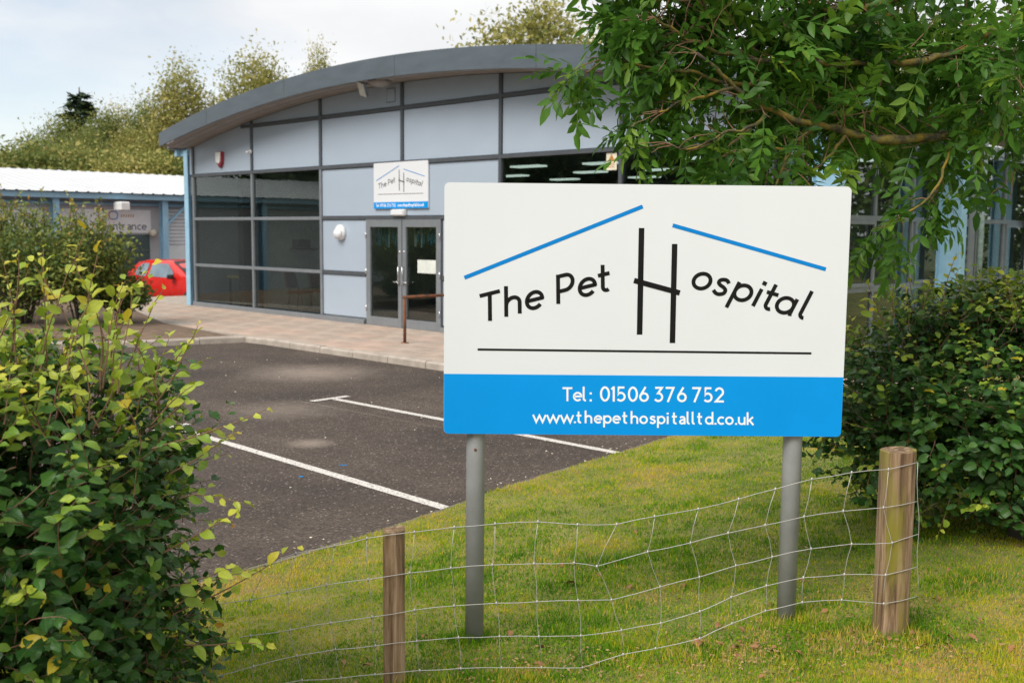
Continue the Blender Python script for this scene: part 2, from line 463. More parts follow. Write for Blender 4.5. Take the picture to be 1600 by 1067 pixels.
M['asphalt'] = mk_asphalt()

def mk_line_paint():
    m, n, l, b, out = nodes_of('worn_white_line_paint')
    tc = n.new('ShaderNodeTexCoord')
    nz = n.new('ShaderNodeTexNoise'); nz.inputs['Scale'].default_value = 38; nz.inputs['Detail'].default_value = 6; nz.inputs['Roughness'].default_value = 0.75
    l.new(tc.outputs['Object'], nz.inputs['Vector'])
    rp = n.new('ShaderNodeValToRGB'); e = rp.color_ramp.elements
    e[0].position = 0.36; e[0].color = (0.13, 0.11, 0.10, 1); e[1].position = 0.49; e[1].color = (0.66, 0.62, 0.57, 1)
    l.new(nz.outputs[0], rp.inputs[0]); l.new(rp.outputs[0], b.inputs['Base Color'])
    b.inputs['Roughness'].default_value = 0.8
    bp = n.new('ShaderNodeBump'); bp.inputs['Strength'].default_value = 0.4; bp.inputs['Distance'].default_value = 0.004
    l.new(nz.outputs[0], bp.inputs['Height']); l.new(bp.outputs[0], b.inputs['Normal'])
    return m
M['line'] = mk_line_paint()
M['lawn'] = mk('lawn_soil', (0.16, 0.19, 0.035), 1.0, 0, 0.35, 2.0, c2=(0.28, 0.235, 0.07), bump=0.6, bscale=40)
M['field'] = mk('rough_ground', (0.07, 0.085, 0.03), 1.0, 0, 0.3, 0.2)
M['grass'] = mk_leaf('grass_blades', [(0.0, (0.065, 0.20, 0.010)), (0.35, (0.215, 0.385, 0.020)), (0.65, (0.54, 0.52, 0.030)), (0.82, (0.68, 0.51, 0.07)), (1.0, (0.62, 0.42, 0.18))], 0.8, 0.42, spec=0.05)
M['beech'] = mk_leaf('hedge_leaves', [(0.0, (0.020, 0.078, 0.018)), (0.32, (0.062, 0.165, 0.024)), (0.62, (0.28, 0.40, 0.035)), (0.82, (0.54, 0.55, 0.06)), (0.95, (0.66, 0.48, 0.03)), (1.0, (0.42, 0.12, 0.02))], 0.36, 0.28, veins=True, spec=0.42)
M['ash'] = mk_leaf('ash_leaves', [(0.0, (0.032, 0.10, 0.016)), (0.5, (0.10, 0.235, 0.028)), (1.0, (0.30, 0.43, 0.045))], 0.42, 0.48, spec=0.35)
M['shrub'] = mk_leaf('shrub_leaves', [(0.0, (0.065, 0.13, 0.028)), (0.5, (0.22, 0.27, 0.055)), (0.8, (0.42, 0.38, 0.08)), (1.0, (0.56, 0.30, 0.08))], 0.5, 0.33)
M['treegold'] = mk_leaf('golden_olive_leaves', [(0.0, (0.15, 0.19, 0.045)), (0.5, (0.38, 0.36, 0.10)), (1.0, (0.60, 0.50, 0.20))], 0.6, 0.4, spec=0.2)
M['treeolive'] = mk_leaf('olive_leaves', [(0.0, (0.09, 0.14, 0.035)), (0.5, (0.22, 0.26, 0.07)), (1.0, (0.42, 0.38, 0.13))], 0.6, 0.4, spec=0.2)
M['treedark'] = mk_leaf('dark_green_leaves', [(0.0, (0.05, 0.10, 0.03)), (0.5, (0.12, 0.19, 0.05)), (1.0, (0.24, 0.28, 0.07))], 0.6, 0.3, spec=0.2)
M['conifer'] = mk_leaf('conifer_needles', [(0.0, (0.025, 0.055, 0.03)), (1.0, (0.08, 0.11, 0.05))], 0.7, 0.1, spec=0.2)
M['deadleaf'] = mk('fallen_leaf_brown', (0.22, 0.09, 0.03), 0.8, 0, 0.3, 30, c2=(0.38, 0.19, 0.08))
M['edging'] = mk('weathered_edging', (0.16, 0.14, 0.11), 0.95, 0, 0.35, 9, bump=0.4)
M['litter'] = mk('dry_litter', (0.22, 0.10, 0.035), 0.9, 0, 0.5, 9, c2=(0.46, 0.30, 0.13))

# ---------------------------------------------------------------- terrain
def smooth(t):
    t = np.clip(t, 0, 1)
    return t * t * (3 - 2 * t)

_g = np.random.default_rng(5).random((64, 64))
def vnoise(x, y):
    """smooth value noise, 0..1"""
    x = np.asarray(x, float); y = np.asarray(y, float)
    i, j = np.floor(x).astype(int), np.floor(y).astype(int)
    fx, fy = smooth(x - i), smooth(y - j)
    g = lambda a, b: _g[a % 64, b % 64]
    return (g(i, j) * (1 - fx) + g(i + 1, j) * fx) * (1 - fy) + (g(i, j + 1) * (1 - fx) + g(i + 1, j + 1) * fx) * fy

T2, N2 = np.array([0.6, 0.8]), np.array([0.8, -0.6])      # along the lawn edge, into the lawn
EDGE = np.array([(-9.0, -1.2), (-5.0, 2.55), (-3.0, 4.65), (-2.1, 5.6), (-1.69, 6.08), (-1.38, 6.41), (-1.01, 6.88), (-0.44, 7.71), (-0.19, 8.12),
                 (0.33, 8.84), (0.95, 9.63), (1.61, 10.52), (2.5, 11.75), (4.2, 14.1), (9, 20.6), (20, 35)])
EP, EQ = EDGE @ T2, EDGE @ N2
def lawn_d(x, y):
    p = np.asarray(x) * T2[0] + np.asarray(y) * T2[1]
    q = np.asarray(x) * N2[0] + np.asarray(y) * N2[1]
    return q - np.interp(p, EP, EQ)
def lawn_z(x, y):
    d = np.maximum(lawn_d(x, y), 0)
    d = np.minimum(d, 6 + 0.25 * np.maximum(d - 6, 0))
    z = 0.095 * d - 0.055 * (1 - np.exp(-d)) + 0.012
    z = np.maximum(z, 0.095 * smooth((np.asarray(x) + np.asarray(y) - 14.0) / 2.5))
    return z + 0.012 * (vnoise(np.asarray(x) * 1.7 + 9, np.asarray(y) * 1.7) - 0.5) * np.minimum(d, 1)
def park_z(x, y):
    return -0.35 * smooth((np.asarray(y) - 24.0) / 7.0)

def grid_mesh(name, xs, ys, zf, mat, kind=None):
    X, Y = np.meshgrid(xs, ys)
    V = np.stack([X, Y, zf(X, Y)], -1).reshape(-1, 3)
    nx, ny = len(xs), len(ys)
    I = np.arange(nx * ny).reshape(ny, nx)
    F = np.stack([I[:-1, :-1], I[:-1, 1:], I[1:, 1:], I[1:, :-1]], -1).reshape(-1, 4)
    return np_mesh(name, V, F, mat, smooth=True, kind=kind)

grid_mesh('ground', np.array([-1500, -300, -80, -40, 0, 40, 80, 300, 1500.0]), np.array([-300, -60, 0, 30, 60, 100, 300, 1500.0]),
          lambda X, Y: -0.62 + 0.0 * X, M['field'], 'structure')
grid_mesh('car_park', np.linspace(-34, 12, 47), np.linspace(-6, 54, 61), park_z, M['asphalt'], 'structure')

# lawn sheet, laid out along its curved edge
ps = np.concatenate([np.linspace(EP[0], 2.5, 20), np.linspace(2.7, 11, 70), np.linspace(11.3, EP[-1], 30)])
ds = np.concatenate([np.linspace(0, 1, 12), np.linspace(1.15, 5, 26), np.linspace(5.5, 20, 16)])
Pm, Dm = np.meshgrid(ps, ds)
Q = np.interp(Pm, EP, EQ) + Dm
X, Y = Pm * T2[0] + Q * N2[0], Pm * T2[1] + Q * N2[1]
Vl = np.stack([X, Y, lawn_z(X, Y)], -1).reshape(-1, 3)
I = np.arange(Vl.shape[0]).reshape(len(ds), len(ps))
Fl = np.stack([I[:-1, :-1], I[1:, :-1], I[1:, 1:], I[:-1, 1:]], -1).reshape(-1, 4)
lawn = np_mesh('lawn', Vl, Fl, M['lawn'], smooth=True, kind='structure')

# painted bay lines
def bay_line(a, b, ta, tb, label):
    root = MB()
    a, b, ta, tb = (Vector((*p, 0)) for p in (a, b, ta, tb))
    d = (b - a).normalized(); s = Vector((-d.y, d.x, 0))
    z = Vector((0, 0, 0.004))
    n = 24
    vs, fs = [], []
    rnd = random.Random(3)
    for i in range(n + 1):
        p = a + (b - a) * i / n
        w = 0.050 + rnd.uniform(-0.003, 0.003)
        vs += [p + s * w + z, p - s * w + z]
    fs = [(2 * i, 2 * i + 1, 2 * i + 3, 2 * i + 2) for i in range(n)]
    root.add(vs, fs)
    o = root.build('bay_line', M['line'], kind='structure')
    e = (tb - ta).normalized(); q = Vector((-e.y, e.x, 0))
    MB().add([ta + q * 0.05 + z * 2, ta - q * 0.05 + z * 2, tb - q * 0.05 + z * 2, tb + q * 0.05 + z * 2], [(0, 1, 2, 3)]).build('cross_bar', M['line'], o)
    return o
bay_line((-3.48, 10.85), (-0.42, 7.66), (-3.66, 10.68), (-3.40, 11.05), '')
bay_line((-2.20, 12.85), (1.03, 9.72), (-2.40, 12.60), (-2.02, 13.02), '')
# a thin scratched old mark between the bays
MB().add([(-2.55, 12.62, .004), (-2.54, 12.60, .004), (-0.72, 10.93, .004), (-0.73, 10.945, .004)], [(0, 1, 2, 3)]).build('scratch_mark', M['kerb'], kind='structure')

# narrow concrete edging between asphalt and lawn, stone by stone
edging = empty('lawn_edging'); tag(edging, kind='structure')
rnd = random.Random(11)
p = 2.2
while p < 10.8:
    L = 0.9
    a, b = p + 0.006, p + L - 0.006
    pts = []
    for q_, off in ((a, -0.034), (b, -0.034), (b, 0.01), (a, 0.01)):
        qq = np.interp(q_, EP, EQ) + off
        pts.append((q_ * T2[0] + qq * N2[0], q_ * T2[1] + qq * N2[1]))
    h = 0.010 + rnd.uniform(-0.005, 0.006)
    MB().prism(pts[::-1], -0.1, h, 'z').build('edging_stone', M['edging'], edging)
    p += L

# paving, kerb and planting bed in front of the building (building axes: u to the right, back into the building)
BO = Vector((-2.18, 21.28, 0.0))
BRZ = -math.pi / 4
C7 = math.sqrt(0.5)
def bw(u, back, z=0.0):
    return Vector((BO.x + (u + back) * C7, BO.y + (-u + back) * C7, z))

pave = MB().prism([(-12.5, -0.9), (-7.55, -2.0), (-4.3, -3.0), (-3.6, -3.12), (7.0, -3.12), (7.0, -1.7), (12.5, -1.7), (12.5, -0.02), (-8.45, -0.02), (-8.45, 3.0), (-12.5, 3.0)],
                  -0.6, 0.084, 'z').build('pavement', M['kerb'], kind='structure')
pave.location = BO; pave.rotation_euler = (0, 0, BRZ)
# slabs, each its own piece
def inside(poly, x, y):
    c = False
    for i in range(len(poly)):
        x1, y1 = poly[i]; x2, y2 = poly[i - 1]
        if (y1 > y) != (y2 > y) and x < (x2 - x1) * (y - y1) / (y2 - y1) + x1: c = not c
    return c
rnd = random.Random(7)
slab_meshes = []
for i in range(6):
    r = random.Random(i)
    mb = MB().bbox(-0.447, 0.447, -0.297, 0.297, -0.02, 0.012, 0.006)
    o = mb.build('paving_slab', M['slab2'] if i in (2, 5) else M['slab'])
    slab_meshes.append(o.data)
    bpy.data.objects.remove(o)
ppoly = [(-12.5, -0.9), (-7.55, -2.0), (-4.3, -3.0), (-3.6, -3.12), (7.0, -3.12), (7.0, -1.7), (12.5, -1.7), (12.5, 0.0), (-12.5, 0.0)]
row = 0
yb = -0.34
while yb > -3.1:
    u = -12.0 + (0.45 if row % 2 else 0)
    while u < 12.4:
        if all(inside(ppoly, u + a * 0.46, yb + b * 0.31) for a in (-1, 1) for b in (-1, 1)):
            o = bpy.data.objects.new('paving_slab', slab_meshes[rnd.randrange(6)])
            o.location = (u, yb, 0.088 + rnd.uniform(-0.003, 0.003))
            o.rotation_euler = (rnd.uniform(-.004, .004), rnd.uniform(-.004, .004), rnd.uniform(-.006, .006))
            col.objects.link(o); o.parent = pave
        u += 0.9
    yb -= 0.6; row += 1

kerb = empty('kerb'); tag(kerb, kind='structure')
def kerb_run(pts, L=0.91):
    pts = [Vector((*p, 0)) for p in pts]
    seg = 0; pos = pts[0].copy()
    # walk the polyline in steps of one stone
    d = [(pts[i + 1] - pts[i]).length for i in range(len(pts) - 1)]
    tot = sum(d)
    def at(s):
        for i, x in enumerate(d):
            if s <= x or i == len(d) - 1: return pts[i] + (pts[i + 1] - pts[i]) * (s / x)
            s -= x
    s = 0
    while s < tot - 0.1:
        e = min(s + L, tot)
        a, b = at(s), at(e)
        t = (b - a).normalized(); mid = (a + b) / 2
        ln = (b - a).length / 2 - 0.006
        m = Matrix.Translation(mid) @ Matrix.Rotation(math.atan2(t.y, t.x), 4, 'Z')
        dz = rnd.uniform(-0.006, 0.006)
        prof = [(-0.07, -0.15), (0.07, -0.15), (0.07, 0.112 + dz), (-0.045, 0.112 + dz), (-0.07, 0.085 + dz)]
        mb = MB()
        n = len(prof)
        vs = [m @ Vector((x, y, z)) for x in (-ln, ln) for y, z in prof]
        mb.add(vs, [tuple(range(n)), tuple(range(n, 2 * n))[::-1]] + [(i, (i + 1) % n, (i + 1) % n + n, i + n) for i in range(n)])
        mb.build('kerb_stone', M['kerb'], kerb, fixn=True)
        s = e
k0 = [bw(7.0, -3.2), bw(-3.0, -3.2), bw(-3.6, -3.17), bw(-4.0, -3.13)]
kerb_pts = [(-13.5, 17.0), (-10, 17.45), (-8.2, 17.85), (-7.0, 18.23), (-6.1, 18.62), (-5.5, 19.0), (-5.15, 19.24), (-4.93, 19.38), (-4.75, 19.30), (-4.3, 18.87)] + [tuple(bw(u, -3.2)[:2]) for u in (0.0, 7.0)]
kerb_run(kerb_pts)
bed_pts = [(-13.5, 17.05), (-10, 17.5), (-8.2, 17.9), (-7.0, 18.3), (-6.1, 18.7), (-5.5, 19.08), (-5.1, 19.42)] + [tuple(bw(u, b)[:2]) for u, b in ((-4.3, -2.98), (-7.55, -1.98), (-12.5, -0.88))] + [(-16, 27), (-19, 20)]
n = len(bed_pts)
bedv = [(x, y, 0.092) for x, y in bed_pts] + [(x, y, -0.5) for x, y in bed_pts]
cx, cy = -9.0, 20.5
bedv += [((x + cx) / 2, (y + cy) / 2, 0.15) for x, y in bed_pts] + [(cx, cy, 0.17)]
bf = [(i, (i + 1) % n, n + (i + 1) % n, n + i) for i in range(n)] + [(i, 2 * n + i, 2 * n + (i + 1) % n, (i + 1) % n) for i in range(n)] + [(2 * n + i, 3 * n, 2 * n + (i + 1) % n) for i in range(n)]
MB().add(bedv, bf, False).build('planting_bed', M['soil'], kind='structure', fixn=True)

# ---------------------------------------------------------------- the clinic building
bld = empty('clinic_building', BO, BRZ, 'grey clinic building with arched roof, silver-blue cladding and tall dark windows', 'building')
W = 2.78
Z0, ZT1, ZT2, ZH, ZU = 0.10, 1.14, 2.30, 3.38, 4.45
HALF = 3 * W
def arch(u): return 5.30 - u * u / 81.6
def soff(u): return arch(u) - 0.355

# solid base under the walls, floor, ceiling and inner walls
MB().box(-8.55, 8.55, 0.02, 22, -0.6, 0.09).build('floor_slab', M['kerb'], bld)
MB().box(-8.5, 8.5, 0.12, 21.8, 0.092, 0.10).build('interior_floor', M['floor'], bld)
MB().box(-8.45, 8.45, 0.25, 21.8, 3.452, 3.5).build('ceiling', M['ceil'], bld)
MB().box(-8.45, 8.45, 10.0, 10.1, 0.10, 3.45).build('interior_wall', M['wall'], bld)
MB().box(-6.72, -6.62, 0.9, 9.99, 0.10, 3.45).build('interior_wall', M['wall'], bld)
MB().box(3.5, 3.6, 5.5, 9.99, 0.10, 3.45).build('interior_wall', M['wall'], bld)
MB().box(-6.78, -6.55, 0.3, 0.86, 0.10, 3.45).build('interior_pillar', M['dark'], bld)
MB().box(-8.56, -8.45, 0.1, 22, 0.0, 4.1).build('side_wall', M['panel'], bld)
MB().box(-8.5, 8.5, 21.8, 22, 0.0, 4.1).build('rear_wall', M['panel'], bld)
for (u, b) in ((0.54, 3.0), (-2.49, 5.58), (-2.65, 7.67), (2.46, 3.17), (0.17, 5.46), (2.1, 5.68), (-0.25, 8.02), (5.0, 3.1), (4.7, 5.6), (7.2, 3.1), (7.2, 5.6), (-4.6, 2.6), (-4.6, 5.6), (-7.6, 2.2), (-7.6, 5.0)):  # leftmost panels are added fill to brighten the rooms behind the left windows
    MB().bbox(u - 0.42, u + 0.42, b - 0.15, b + 0.15, 3.415, 3.450, 0.01).build('ceiling_or_fill_light', M['light'], bld)

def pane(u0, u1, z0, z1, y=0.0, parent=bld):
    o = MB().box(u0 + 0.02, u1 - 0.02, y - 0.004, y + 0.004, z0 + 0.02, z1 - 0.02).build('window_pane', M['glass'], parent)
    return o
def cladding(u0, u1, z0, z1, top_arch=False):
    g = 0.012
    if top_arch:
        n = 6
        poly = [(u0 + g, z0 + g), (u1 - g, z0 + g)] + [(u1 - g + (u0 - u1 + 2 * g) * i / n, soff(u1 - g + (u0 - u1 + 2 * g) * i / n) - 0.01) for i in range(n + 1)]
    else:
        poly = [(u0 + g, z0 + g), (u1 - g, z0 + g), (u1 - g, z1 - g), (u0 + g, z1 - g)]
    return MB().prism(poly, -0.012, 0.045).build('cladding_panel', M['panel'], bld, fixn=True)
us = [-HALF + W * i for i in range(7)]
HM = 0.035      # half width of a frame bar
for i in range(6):
    a, b = us[i] + HM, us[i + 1] - HM
    # top row
    if soff(a) > ZU + 0.15 or soff(b) > ZU + 0.15:
        lo = [u for u in np.linspace(a, b, 41) if soff(u) > ZU + 0.05]
        cladding(min(lo), max(lo), ZU + HM, 9, True)
        cladding(a, b, ZH + HM, ZU - HM) if soff(a) > ZU and soff(b) > ZU else cladding(a, b, ZH + HM, 9, True)
    else:
        cladding(a, b, ZH + HM, 9, True)
    if i in (0, 1, 4, 5):
        pane(a - .03, b + .03, ZT2, ZH); pane(a - .03, b + .03, ZT1, ZT2); pane(a - .03, b + .03, 0.22, ZT1)
    else:
        cladding(a, b, ZT2 + HM, ZH - HM)
DL, DR = -1.17, 1.17
cladding(us[2] + HM, DL - 0.03, ZT1 + HM, ZT2 - HM); cladding(us[2] + HM, DL - 0.03, 0.22, ZT1 - HM)
cladding(DR + 0.03, us[4] - HM, ZT1 + HM, ZT2 - HM); cladding(DR + 0.03, us[4] - HM, 0.22, ZT1 - HM)
# insulation backing so the cladding is solid from inside
MB().box(us[2], us[4], 0.05, 0.11, ZT2 - 0.02, ZH + 0.1).build('wall_backing', M['wall'], bld)
MB().prism([(-8.4, ZH + 0.02), (8.4, ZH + 0.02)] + [(8.4 - 16.8 * i / 24, soff(8.4 - 16.8 * i / 24) - 0.02) for i in range(25)], 0.112, 0.2).build('wall_backing', M['wall'], bld, fixn=True)
MB().box(us[2], DL - 0.05, 0.05, 0.11, 0.1, ZT2 - 0.03).build('wall_backing', M['wall'], bld)
MB().box(DR + 0.05, us[4], 0.05, 0.11, 0.1, ZT2 - 0.03).build('wall_backing', M['wall'], bld)

def vbar(u, z0, z1, mat='mullion', hw=HM, y0=-0.05, y1=0.09):
    return MB().bbox(u - hw, u + hw, y0, y1, z0, z1, 0.004).build('mullion', M[mat], bld)
def hbar(u0, u1, z, mat='mullion', hw=HM, y0=-0.045, y1=0.085):
    return MB().bbox(u0, u1, y0, y1, z - hw, z + hw, 0.004).build('transom', M[mat], bld)
for i, u in enumerate(us):
    zt = soff(u) - 0.012
    if i == 3:
        vbar(u, ZT2 + HM, zt)
    else:
        vbar(u, ZH + HM + .001, zt)
        vbar(u, 0.20, ZH - HM - .001, 'frame_pale' if i < 3 else 'mullion')
for i in range(6):
    a, b = us[i] + HM + .001, us[i + 1] - HM - .001
    hbar(us[i] - HM + (0.0 if i == 0 else HM), us[i + 1] + (HM if i == 5 else 0), ZH, y0=-0.052)
    lo = [u for u in np.linspace(a, b, 81) if soff(u) > ZU + 0.05]
    if lo: hbar(min(lo), max(lo), ZU)
    if i in (0, 1, 4, 5):
        hbar(a, b, ZT1, 'frame_pale'); hbar(a, b, ZT2, 'frame_pale')
hbar(us[2] + HM + .001, us[4] - HM - .001, ZT2, hw=0.03)
hbar(us[2] + HM + .001, DL - 0.04, ZT1); hbar(DR + 0.04, us[4] - HM - .001, ZT1)
for a, b in ((us[0] - .06, us[2] - .0), (us[2] + .002, DL - 0.04), (DR + 0.04, us[4] - .002), (us[4], us[6] + .06)):
    MB().bbox(a, b, -0.09, 0.06, 0.092, 0.198, 0.006).build('window_sill', M['frame_pale'], bld)
# narrow end strips beside the corner columns
for s in (-1, 1):
    u = s * (HALF + 0.12)
    MB().box(u - 0.08, u + 0.08, -0.01, 0.05, ZH + 0.04, soff(u) - 0.01).build('cladding_panel', M['panel'], bld)
    pane(u - 0.09, u + 0.09, 0.2, ZH)

# entrance doors
door_root = {}
for s, a, b in ((-1, DL, -0.012), (1, 0.012, DR)):
    fr = MB()
    z1 = ZT2 - 0.034
    fr.bbox(a, a + 0.11 if s > 0 else a + 0.13, -0.045, 0.03, 0.10, z1, 0.004)
    fr.bbox(b - (0.13 if s > 0 else 0.11), b, -0.045, 0.03, 0.10, z1, 0.004)
    il, ir = a + (0.11 if s > 0 else 0.13), b - (0.13 if s > 0 else 0.11)
    fr.bbox(il, ir, -0.043, 0.028, 0.10, 0.28, 0.004).bbox(il, ir, -0.043, 0.028, z1 - 0.15, z1, 0.004)
    d = fr.build('door', M['frame_pale'], bld)
    MB().box(il - .01, ir + .01, -0.008, 0.0, 0.27, z1 - 0.14).build('door_glass', M['glass'], d)
    hx = b - 0.055 if s < 0 else a + 0.055
    MB().tube([(hx, -0.05, 0.98), (hx, -0.09, 0.98), (hx, -0.09, 1.32), (hx, -0.05, 1.32)], 0.014, 8).build('door_handle', M['chrome'], d)
    MB().tube([(hx, -0.046, 1.02), (hx, -0.10, 1.02), (hx + s * 0.14, -0.10, 1.02)], 0.012, 8).build('lever', M['chrome'], d)
    MB().lathe([(0, 0.012), (0.022, 0.012), (0.028, 0.0)], 10, Matrix.Translation((hx, -0.046, 1.62)) @ Matrix.Rotation(math.pi / 2, 4, 'X')).build('lock', M['chrome'], d)
    for zz in (0.45, 1.2, 1.95):
        x = a + 0.012 if s < 0 else b - 0.012
        MB().tube([(x, -0.055, zz - 0.06), (x, -0.055, zz + 0.06)], 0.014, 8).build('hinge', M['chrome'], d)
MB().bbox(0.45, 1.0, -0.013, -0.010, 1.22, 1.48, 0.001).build('door_notice', M['paper'], bld)
# ribbons hung inside the top of the doors
rnd = random.Random(21)
for k in range(22):
    x = -1.05 + k * 0.1 + rnd.uniform(-.03, .03)
    if abs(x) < 0.1: continue
    w, h = rnd.uniform(.03, .055), rnd.uniform(.28, .42)
    MB().prism([(x - w, 2.12), (x + w, 2.12), (x + w * .6, 2.12 - h), (x - w * .5, 2.12 - h)], 0.16, 0.164).build('ribbon', M['curtb'] if rnd.random() < .65 else M['curtw'], bld)

# arched fascia in five sheets, soffit, roof
cuts = [-8.56, -6.2, -2.95, 0.75, 4.4, 8.56]
for a, b in zip(cuts[:-1], cuts[1:]):
    n = 8
    A = a + 0.004; B = b - 0.004
    xs = [A + (B - A) * i / n for i in range(n + 1)]
    th = lambda u: 0.385 - 0.06 * (abs(u) / 8.56) ** 4
    poly = [(x, arch(x)) for x in xs] + [(x, arch(x) - th(x)) for x in reversed(xs)]
    MB().prism(poly, -0.815, -0.775).build('fascia_sheet', M['fascia'], bld, fixn=True)
n = 40
mb = MB()
xs = [-8.5 + 17 * i / n for i in range(n + 1)]
for i in range(n):          # ribbed soffit boards running along the arch
    pass
rows = [-0.772, -0.70, -0.69, -0.58, -0.57, -0.46, -0.45, -0.34, -0.33, -0.22, -0.21, -0.10, -0.09, 0.05]
vs, fs = [], []
for j, y in enumerate(rows):
    off = 0.0 if (j // 2) % 2 == 0 else 0.014
    for x in xs: vs.append((x, y, soff(x) + off))
for j in range(len(rows) - 1):
    for i in range(n):
        k = j * (n + 1) + i
        fs.append((k, k + n + 1, k + n + 2, k + 1))
MB().add(vs, fs).build('soffit', M['soffit'], bld)
# roof sheet with standing ribs
vs, fs = [], []
m_ = 60
for y in (-0.77, 22.4):
    for i in range(m_ + 1):
        x = -9.25 + 18.5 * i / m_
        vs.append((x, y if abs(x) < 8.5 else max(y, -0.25), arch(x) - 0.03))
        vs.append((x, y if abs(x) < 8.5 else max(y, -0.25), arch(x) - 0.16))
st = 2 * (m_ + 1)
for i in range(m_):
    fs.append((2 * i, 2 * i + 2, st + 2 * i + 2, st + 2 * i))
    fs.append((2 * i + 1, st + 2 * i + 1, st + 2 * i + 3, 2 * i + 3))
    fs.append((2 * i, 2 * i + 1, 2 * i + 3, 2 * i + 2)); fs.append((st + 2 * i, st + 2 * i + 2, st + 2 * i + 3, st + 2 * i + 1))
fs.append((0, st, st + 1, 1)); fs.append((2 * m_, 2 * m_ + 1, st + 2 * m_ + 1, st + 2 * m_))
MB().add(vs, fs).build('roof', M['roof'], bld, fixn=True)

def icolumn(u, back, z0, z1, du=0.2, dw=0.2, along='u'):
    """steel I section: web along u or along back"""
    t = 0.018
    mb = MB()
    if along == 'u':
        mb.box(u - du / 2, u - du / 2 + t, back - dw / 2, back + dw / 2, z0, z1).box(u + du / 2 - t, u + du / 2, back - dw / 2, back + dw / 2, z0, z1)
        mb.box(u - du / 2 + t, u + du / 2 - t, back - t / 2, back + t / 2, z0, z1)
    else:
        mb.box(u - du / 2, u + du / 2, back - dw / 2, back - dw / 2 + t, z0, z1).box(u - du / 2, u + du / 2, back + dw / 2 - t, back + dw / 2, z0, z1)
        mb.box(u - t / 2, u + t / 2, back - dw / 2 + t, back + dw / 2 - t, z0, z1)
    return mb.build('column', M['blue'], bld)
icolumn(-8.72, 0.10, -0.5, 4.02, 0.20, 0.26, 'b')
for b in (0.65, 5.0, 9.2, 13.4, 17.6):
    c = icolumn(8.86, b, -0.3, 3.95, 0.42, 0.22, 'u')
    for z in (3.55, 3.2):
        MB().box(8.68, 9.04, b - 0.105, b + 0.105, z, z + 0.02).build('stiffener_plate', M['blue'], c)
    MB().tube([(8.66, b, 3.9), (8.66, b, 3.88)], 0.01, 6)
    MB().box(-0.03, 0.03, -0.03, 0.03, 0, 0.75, Matrix.Translation((9.0, b, 3.35)) @ Matrix.Rotation(math.radians(-38), 4, 'Y')).build('bracket', M['blue'], c)
for s in (-1, 1):
    MB().box(s * 9.1 - 0.06, s * 9.1 + 0.06, -0.1, 22, 3.90, 4.08).build('eaves_beam', M['blue'], bld)
    MB().box(min(s * 8.6, s * 9.03), max(s * 8.6, s * 9.03), 0.0, 0.14, 3.90, 4.07).build('eaves_bracket', M['blue'], bld)
    MB().tube([(s * 9.2, -0.2, 4.12), (s * 9.2, 22.3, 4.12)], 0.08, 10).build('gutter', M['frame_pale'], bld)
MB().tube([(9.12, 5.62, 4.05), (9.12, 5.62, 0.0)], 0.05, 10).build('downpipe', M['moss'], bld)
MB().box(9.02, 9.06, 5.3, 5.5, 0.0, 4.05).build('cable_tray', M['frame_pale'], bld)

# right-hand side wall: dark glazing with a pale lower frame
for k in range(16):
    b0, b1 = 0.1 + k * 1.36, 0.1 + (k + 1) * 1.36
    def spane(z0, z1):
        MB().box(8.496, 8.504, b0 + 0.03, b1 - 0.03, z0 + 0.02, z1 - 0.02).build('window_pane', M['glass'], bld)
    spane(0.22, ZT1 + 0.03); spane(ZT1 + 0.03, ZT2); spane(ZT2, 3.75)
    MB().bbox(8.47, 8.54, b0 - 0.03, b0 + 0.03, 0.1, 3.75, 0.004).build('mullion', M['frame_pale'], bld)
    if k % 3 != 2:
        z0, z1 = ZT1 + 0.07, ZT2 - 0.04
        f = MB().box(8.541, 8.575, b0 + 0.05, b0 + 0.11, z0, z1).box(8.541, 8.575, b1 - 0.11, b1 - 0.05, z0, z1).box(8.541, 8.574, b0 + 0.11, b1 - 0.11, z0, z0 + 0.06).box(8.541, 8.574, b0 + 0.11, b1 - 0.11, z1 - 0.06, z1)
        f.build('casement', M['frame_pale'], bld)
for z, h in ((ZT1 + 0.03, 0.05), (ZT2, 0.04), (0.16, 0.06)):
    MB().bbox(8.465, 8.545, 0.12, 21.8, z - h, z + h, 0.004).build('transom', M['frame_pale'], bld)
MB().box(8.46, 8.56, 0.1, 21.8, 3.76, 4.1).build('side_fascia', M['soffit'], bld)

# things fixed to the front
def at_front(name, u, z, label, cat, y=-0.05):
    p = bw(u, y, z)
    return empty(name, p, BRZ, label, cat)
ab = at_front('alarm_box', -6.95, 3.73, 'white burglar alarm box with dark red base under the left roof edge', 'alarm box', -0.014)
MB().prism([(-0.13, 0.17), (-0.11, -0.08), (0.0, -0.2), (0.11, -0.08), (0.13, 0.17), (0.1, 0.19), (-0.1, 0.19)], -0.075, 0.0).build('backplate', M['dkred'], ab, fixn=True)
MB().prism([(-0.13, 0.175), (-0.115, -0.06), (0.02, -0.1), (0.075, -0.04), (0.09, 0.175)], -0.10, -0.0755).build('cover', M['whitep'], ab, fixn=True)
dm = at_front('security_camera', -5.56, 3.85, 'small white dome camera on the second upright of the facade', 'camera')
MB().lathe([(0.0, 0.0), (0.05, 0.0), (0.05, 0.03), (0.03, 0.04)], 14, Matrix.Rotation(math.pi / 2, 4, 'X')).build('base', M['whitep'], dm)
MB().tube([(0, -0.03, 0), (0.0, -0.12, -0.02)], 0.028, 10).build('body', M['whitep'], dm)
wl_ = at_front('wall_lamp', -2.05, 2.0, 'round white bulkhead lamp on the panel left of the doors', 'lamp', -0.014)
Rm = Matrix.Rotation(math.pi / 2, 4, 'X')
